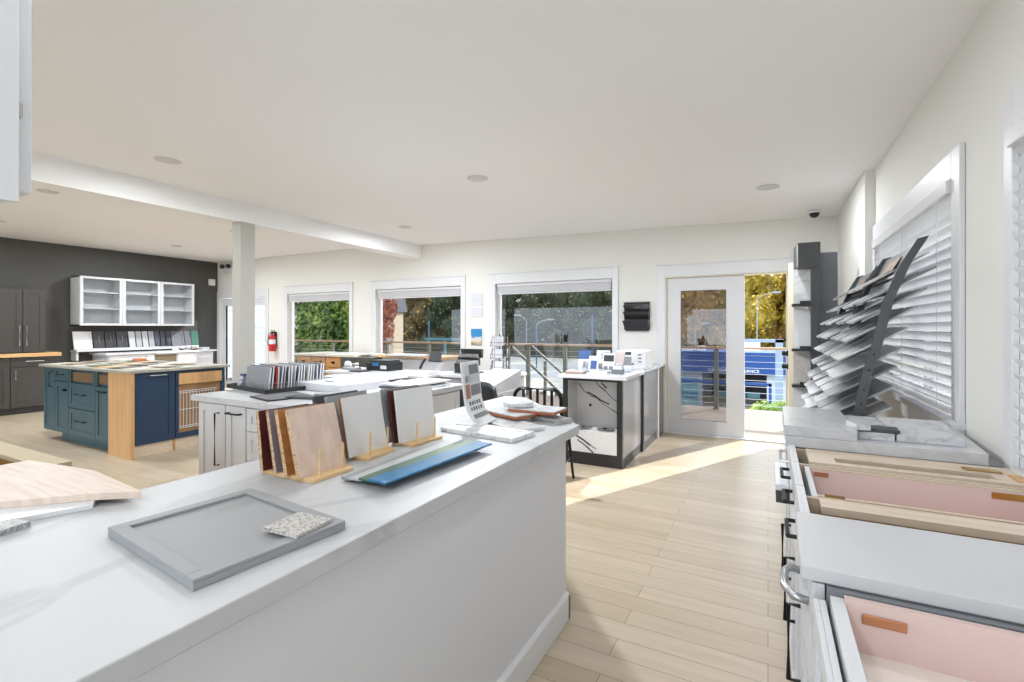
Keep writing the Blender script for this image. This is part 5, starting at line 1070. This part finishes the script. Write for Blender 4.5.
for c in range(6):
    y = (2.995 + .255 * c) if c < 3 else (3.89 + .245 * (c - 3)); w = .235
    for k in range(10):
        z = 1.600 - .0975 * k
        if c == 0 and k == 0: continue
        tx = rail_x(max(.5, z + .11)) - .135 + .006 * math.sin(c * 3 + k); ci = (c * 2 + k * 3) % 5; nm = PC[ci][1]
        lab = f'{nm} plank sample, {ORD[k]} row from the top, {["nearest", "middle", "far"][c % 3]} column of the {"nearer" if c < 3 else "farther"} curved rack'
        if ci not in base or True:
            o = MB(); o.box(0, .335, 0, w, 0, .009); o.box(0.0, .004, .004, w - .004, -.004, 0); o.box(0, .335, -.004, 0, .002, .005)
            key = ('m', ci)
            if key not in base:
                ob = o.to('plank_sample', mat('plank_' + nm.replace(' ', '_'), PC[ci][0], .4, c2=tuple(int(v * .88) for v in PC[ci][0]), scale=6, stretch=(1.2, 14, 1)), origin=(0, 0, 0)); base[key] = ob
            else: ob = base[key].copy(); COL.objects.link(ob); o.bm.free()
        ob.location = (tx, y, z); ob.rotation_euler = (0, math.radians(-31 + (k % 3)), math.radians(random.uniform(-1, 1)))
        ob['label'] = lab; ob['category'] = 'plank sample'; ob['group'] = RG

# ---------------------------------------------------------------- right-hand cabinets
GC = mat('grey_cabinet_side', (120, 123, 127), .35)
t = thing('far_grey_cabinet', 'grey base cabinet under the pale slabs at the far end of the right row', 'cabinet', (.4, 2.62, 0))
MB().box(.10, .765, 2.35, 2.90, 0, .884).to('cabinet_body', GC, t); dd = MB(fr('-X', .10, 0, 0)).shaker(-2.895, -2.355, .12, .86, 0, .02, .06).to('cabinet_door', WHITE, t); MB(fr('-X', .10, 0, 0)).pull(-2.62, .80, -2.42, .80, .02, .006).to('bar_pull', STEEL, dd)
MB().prism([(.065, 2.335), (.70, 2.335), (.752, 2.90), (.065, 2.93)], .885, .928).to('countertop', QUARTZ2, label='thick pale slab at the far end of the right-hand cabinets', cat='countertop', bevel=.002)
SG = 'stone samples on the far right slab'
MB().prism([(.060, 2.345), (.315, 2.345), (.315, 2.90), (.066, 2.91)], .9285, .972).to('stone_sample', QUARTZ2, label='long pale slab at the aisle end of the far right stack', cat='stone sample', group=SG, bevel=.002)
slab(.385, 2.62, .12, .42, 0, .9285, .03, TILEM, 'stone_sample', 'pale stone sample in the middle of the far right stack', 'stone sample', SG)
MB().prism([(.452, 2.42), (.66, 2.42), (.70, 2.86), (.452, 2.86)], .9285, .958).to('stone_sample', TILEM, label='white stone slab at the wall end of the far right stack', cat='stone sample', group=SG, bevel=.002)
slab(.40, 2.46, .13, .09, -4, .959, .014, DARK, 'stone_sample', 'small dark stone sample lying in the middle of the far right stack', 'stone sample', SG)
slab(.325, 2.41, .05, .10, 14, .9725, .022, TILEM, 'stone_sample', 'small white chip beside the dark stone sample', 'stone sample', SG)

def fronts(t, ya, yb, n, mm, zt=.895):
    f = fr('-X', .098, 0, 0); w = (yb - ya) / n
    for k in range(n):
        a = -(ya + w * (k + 1)) + .003; b = -(ya + w * k) - .003
        dd = MB(f).shaker(a, b, zt - .17, zt, 0, .022, .04).to('drawer_front', mm, t, bevel=.001)
        MB(f).pull(a + w * .28, zt - .085, b - w * .28, zt - .085, .022, .006, .028).to('bar_pull', BLACK, dd)
        dd = MB(f).shaker(a, b, .11, zt - .175, 0, .022, .06).to('cabinet_door', mm, t, bevel=.001)
        MB(f).pull(b - .04, zt - .45, b - .04, zt - .25, .022, .006, .028).to('bar_pull', BLACK, dd)
t = thing('open_top_cabinet', 'white base cabinet without worktop, its pink and maple drawer boxes open to view', 'cabinet', (.42, 1.9, 0))
m = MB(); ya, yb = 1.445, 2.335
m.box(.10, .765, ya, ya + .016, 0, .88); m.box(.10, .765, yb - .016, yb, 0, .88); m.box(.755, .765, ya, yb, 0, .88); m.box(.10, .755, ya, yb, .08, .10); m.box(.10, .755, 1.675, 1.691, .1, .88); m.box(.10, .755, 2.07, 2.083, .1, .88); m.to('carcass', MAPLEX, t)
fronts(t, ya, yb, 3, WHITE)
def drawer_box(parent, xa, xb, ya, yb, zt, dep, wall, floor_, name='drawer_box', th=.013, railm=None, fx=.016, dz=.004):
    m = MB(); m.box(xa, xb, ya, ya + th, zt - dep, zt); m.box(xa, xb, yb - th, yb, zt - dep, zt); m.box(xb - th, xb, ya + th, yb - th, zt - dep, zt)
    o = m.to(name, wall, parent); MB().box(xa, xb - th, ya + th, yb - th, zt - dep, zt - dep + .008).to('drawer_bottom', floor_, o)
    MB().box(xa - fx, xa, ya - .004, yb + .004, zt - dep, zt + dz).to('drawer_box_front', WHITE, o, bevel=.001)
    if railm:
        MB().box(xa, xb, ya - .0005, ya + th + .0005, zt, zt + .005).to('maple_edge', railm, o); MB().box(xa, xb, yb - th - .0005, yb + .0005, zt, zt + .005).to('maple_edge', railm, o)
    return o
m = MB(); m.box(.135, .75, 2.19, 2.315, .872, .888); m.box(.135, .75, 2.09, 2.125, .872, .888); m.box(.135, .22, 2.125, 2.19, .872, .888); m.box(.66, .75, 2.125, 2.19, .872, .888); m.to('maple_top_frame', MAPLEX, t, label='pale maple frame with a long slot')
MB().box(.22, .66, 2.126, 2.189, .84, .845).to('slot_recess', mat('recess_brown', (92, 58, 36), .6), t)
MB().box(.60, .70, 2.215, 2.25, .888, .893).to('brass_plate', BRASS, t, bevel=.004); MB().box(.705, .745, 2.12, 2.20, .888, .892).to('maple_block', MAPLE, t)
d1 = drawer_box(t, .132, .74, 1.715, 2.062, .872, .16, PINK, PALE, railm=MAPLEX)
MB().box(.145, .19, 2.046, 2.0488, .848, .864).to('copper_plate', COPPER, d1, bevel=.002); MB().box(.62, .72, 2.046, 2.0488, .845, .866).to('brass_plate', BRASS, d1, bevel=.002); MB().box(.15, .20, 1.716, 1.729, .877, .881).to('brass_plate', BRASS, d1)
MB().box(.132, .755, 1.600, 1.672, .862, .882).to('maple_rail', MAPLEX, t)
MB().box(.132, .75, 1.462, 1.60, .70, .71).to('brown_shelf', mat('recess_brown', (92, 58, 36), .6), t)
MB().box(.132, .75, 1.664, 1.674, .71, .862).to('brown_divider', MAPLE, t)
MB().prism([(.057, 1.112), (.767, 1.112), (.767, 1.437), (.062, 1.432)], .885, .914).to('stone_slab', mat('warm_grey_quartz', (200, 200, 202), .4, c2=(194, 194, 196), scale=3), label='plain light grey slab laid across the right-hand cabinets', cat='countertop', bevel=.003)
t = thing('middle_grey_cabinet', 'dark grey sided cabinet below the plain grey slab on the right', 'cabinet', (.42, 1.27, 0))
MB().box(.10, .765, 1.115, 1.435, 0, .884).to('cabinet_body', GC, t); f = fr('-X', .098, 0, 0)
dd = MB(f).shaker(-1.432, -1.12, .70, .88, 0, .022, .04).to('drawer_front', WHITE, t, bevel=.001)
m = MB(f); m.tube([(-1.345, .022, .80), (-1.345, .05, .805), (-1.31, .064, .808), (-1.24, .066, .808), (-1.205, .05, .805), (-1.205, .022, .80)], .009, 10); m.to('arched_pull', STEEL, dd, smooth=True)
MB(f).shaker(-1.432, -1.12, .11, .695, 0, .022, .06).to('cabinet_door', WHITE, t, bevel=.001)
t = thing('near_open_cabinet', 'near right base cabinet with its pale pink drawer box open to view', 'cabinet', (.42, .8, 0))
ya, yb = .52, 1.108
m = MB(); m.box(.10, .765, yb - .016, yb, 0, .884); m.box(.10, .765, ya, ya + .016, 0, .85); m.box(.755, .765, ya + .016, yb - .016, 0, .85); m.box(.10, .755, ya + .016, yb - .016, .08, .10); m.to('carcass', GC, t)
f = fr('-X', .097, 0, 0)
dd = MB(f).shaker(-1.095, -.53, .68, .862, 0, .02, .05).to('drawer_front', WHITE, t, bevel=.0015)
MB(f).shaker(-1.095, -.53, .11, .67, 0, .022, .06).to('cabinet_door', WHITE, t, bevel=.0015)
d2 = drawer_box(t, .125, .742, .56, 1.085, .884, .10, PINK, PALE, fx=.022, dz=-.008)
MB().box(.150, .215, 1.0685, 1.0720, .846, .864).to('copper_plate', COPPER, d2, bevel=.003, label='copper screw plate')
# low open drawer sticking out towards the aisle
t = thing('low_step_box', 'small white topped dark box standing out from the right-hand cabinets into the aisle', 'box', (.03, 2.35, 0))
MB().box(.028, .074, 2.2, 2.55, .685, .735).to('box_body', DARK, t, bevel=.002); MB().box(.026, .074, 2.195, 2.555, .736, .76).to('box_top', WHITE2, t, bevel=.002)

# ---------------------------------------------------------------- light
w = bpy.data.worlds.new('World'); sc.world = w; w.use_nodes = True
nt = w.node_tree; bg = nt.nodes['Background']
bg.inputs[0].default_value = (.80, .895, 1.0, 1); bg.inputs[1].default_value = SKY
EL = math.radians(28); dv = Vector((-.451 * math.cos(EL), -.892 * math.cos(EL), -math.sin(EL)))
s = bpy.data.lights.new('sun', 'SUN'); s.energy = SUN; s.angle = math.radians(.6); s.color = (1, .96, .90); so = bpy.data.objects.new('sun', s); COL.objects.link(so); so.rotation_euler = dv.to_track_quat('-Z', 'Y').to_euler(); so.location = (3, 12, 6)
sc.view_settings.view_transform = 'Standard'; sc.view_settings.look = 'None'; sc.view_settings.gamma = 1; sc.view_settings.use_curve_mapping = False
sc.view_settings.exposure = EXPO
sc.cycles.max_bounces = 10; sc.cycles.diffuse_bounces = 6; sc.cycles.transparent_max_bounces = 16; sc.cycles.sample_clamp_indirect = 6; sc.cycles.caustics_reflective = False; sc.cycles.caustics_refractive = False
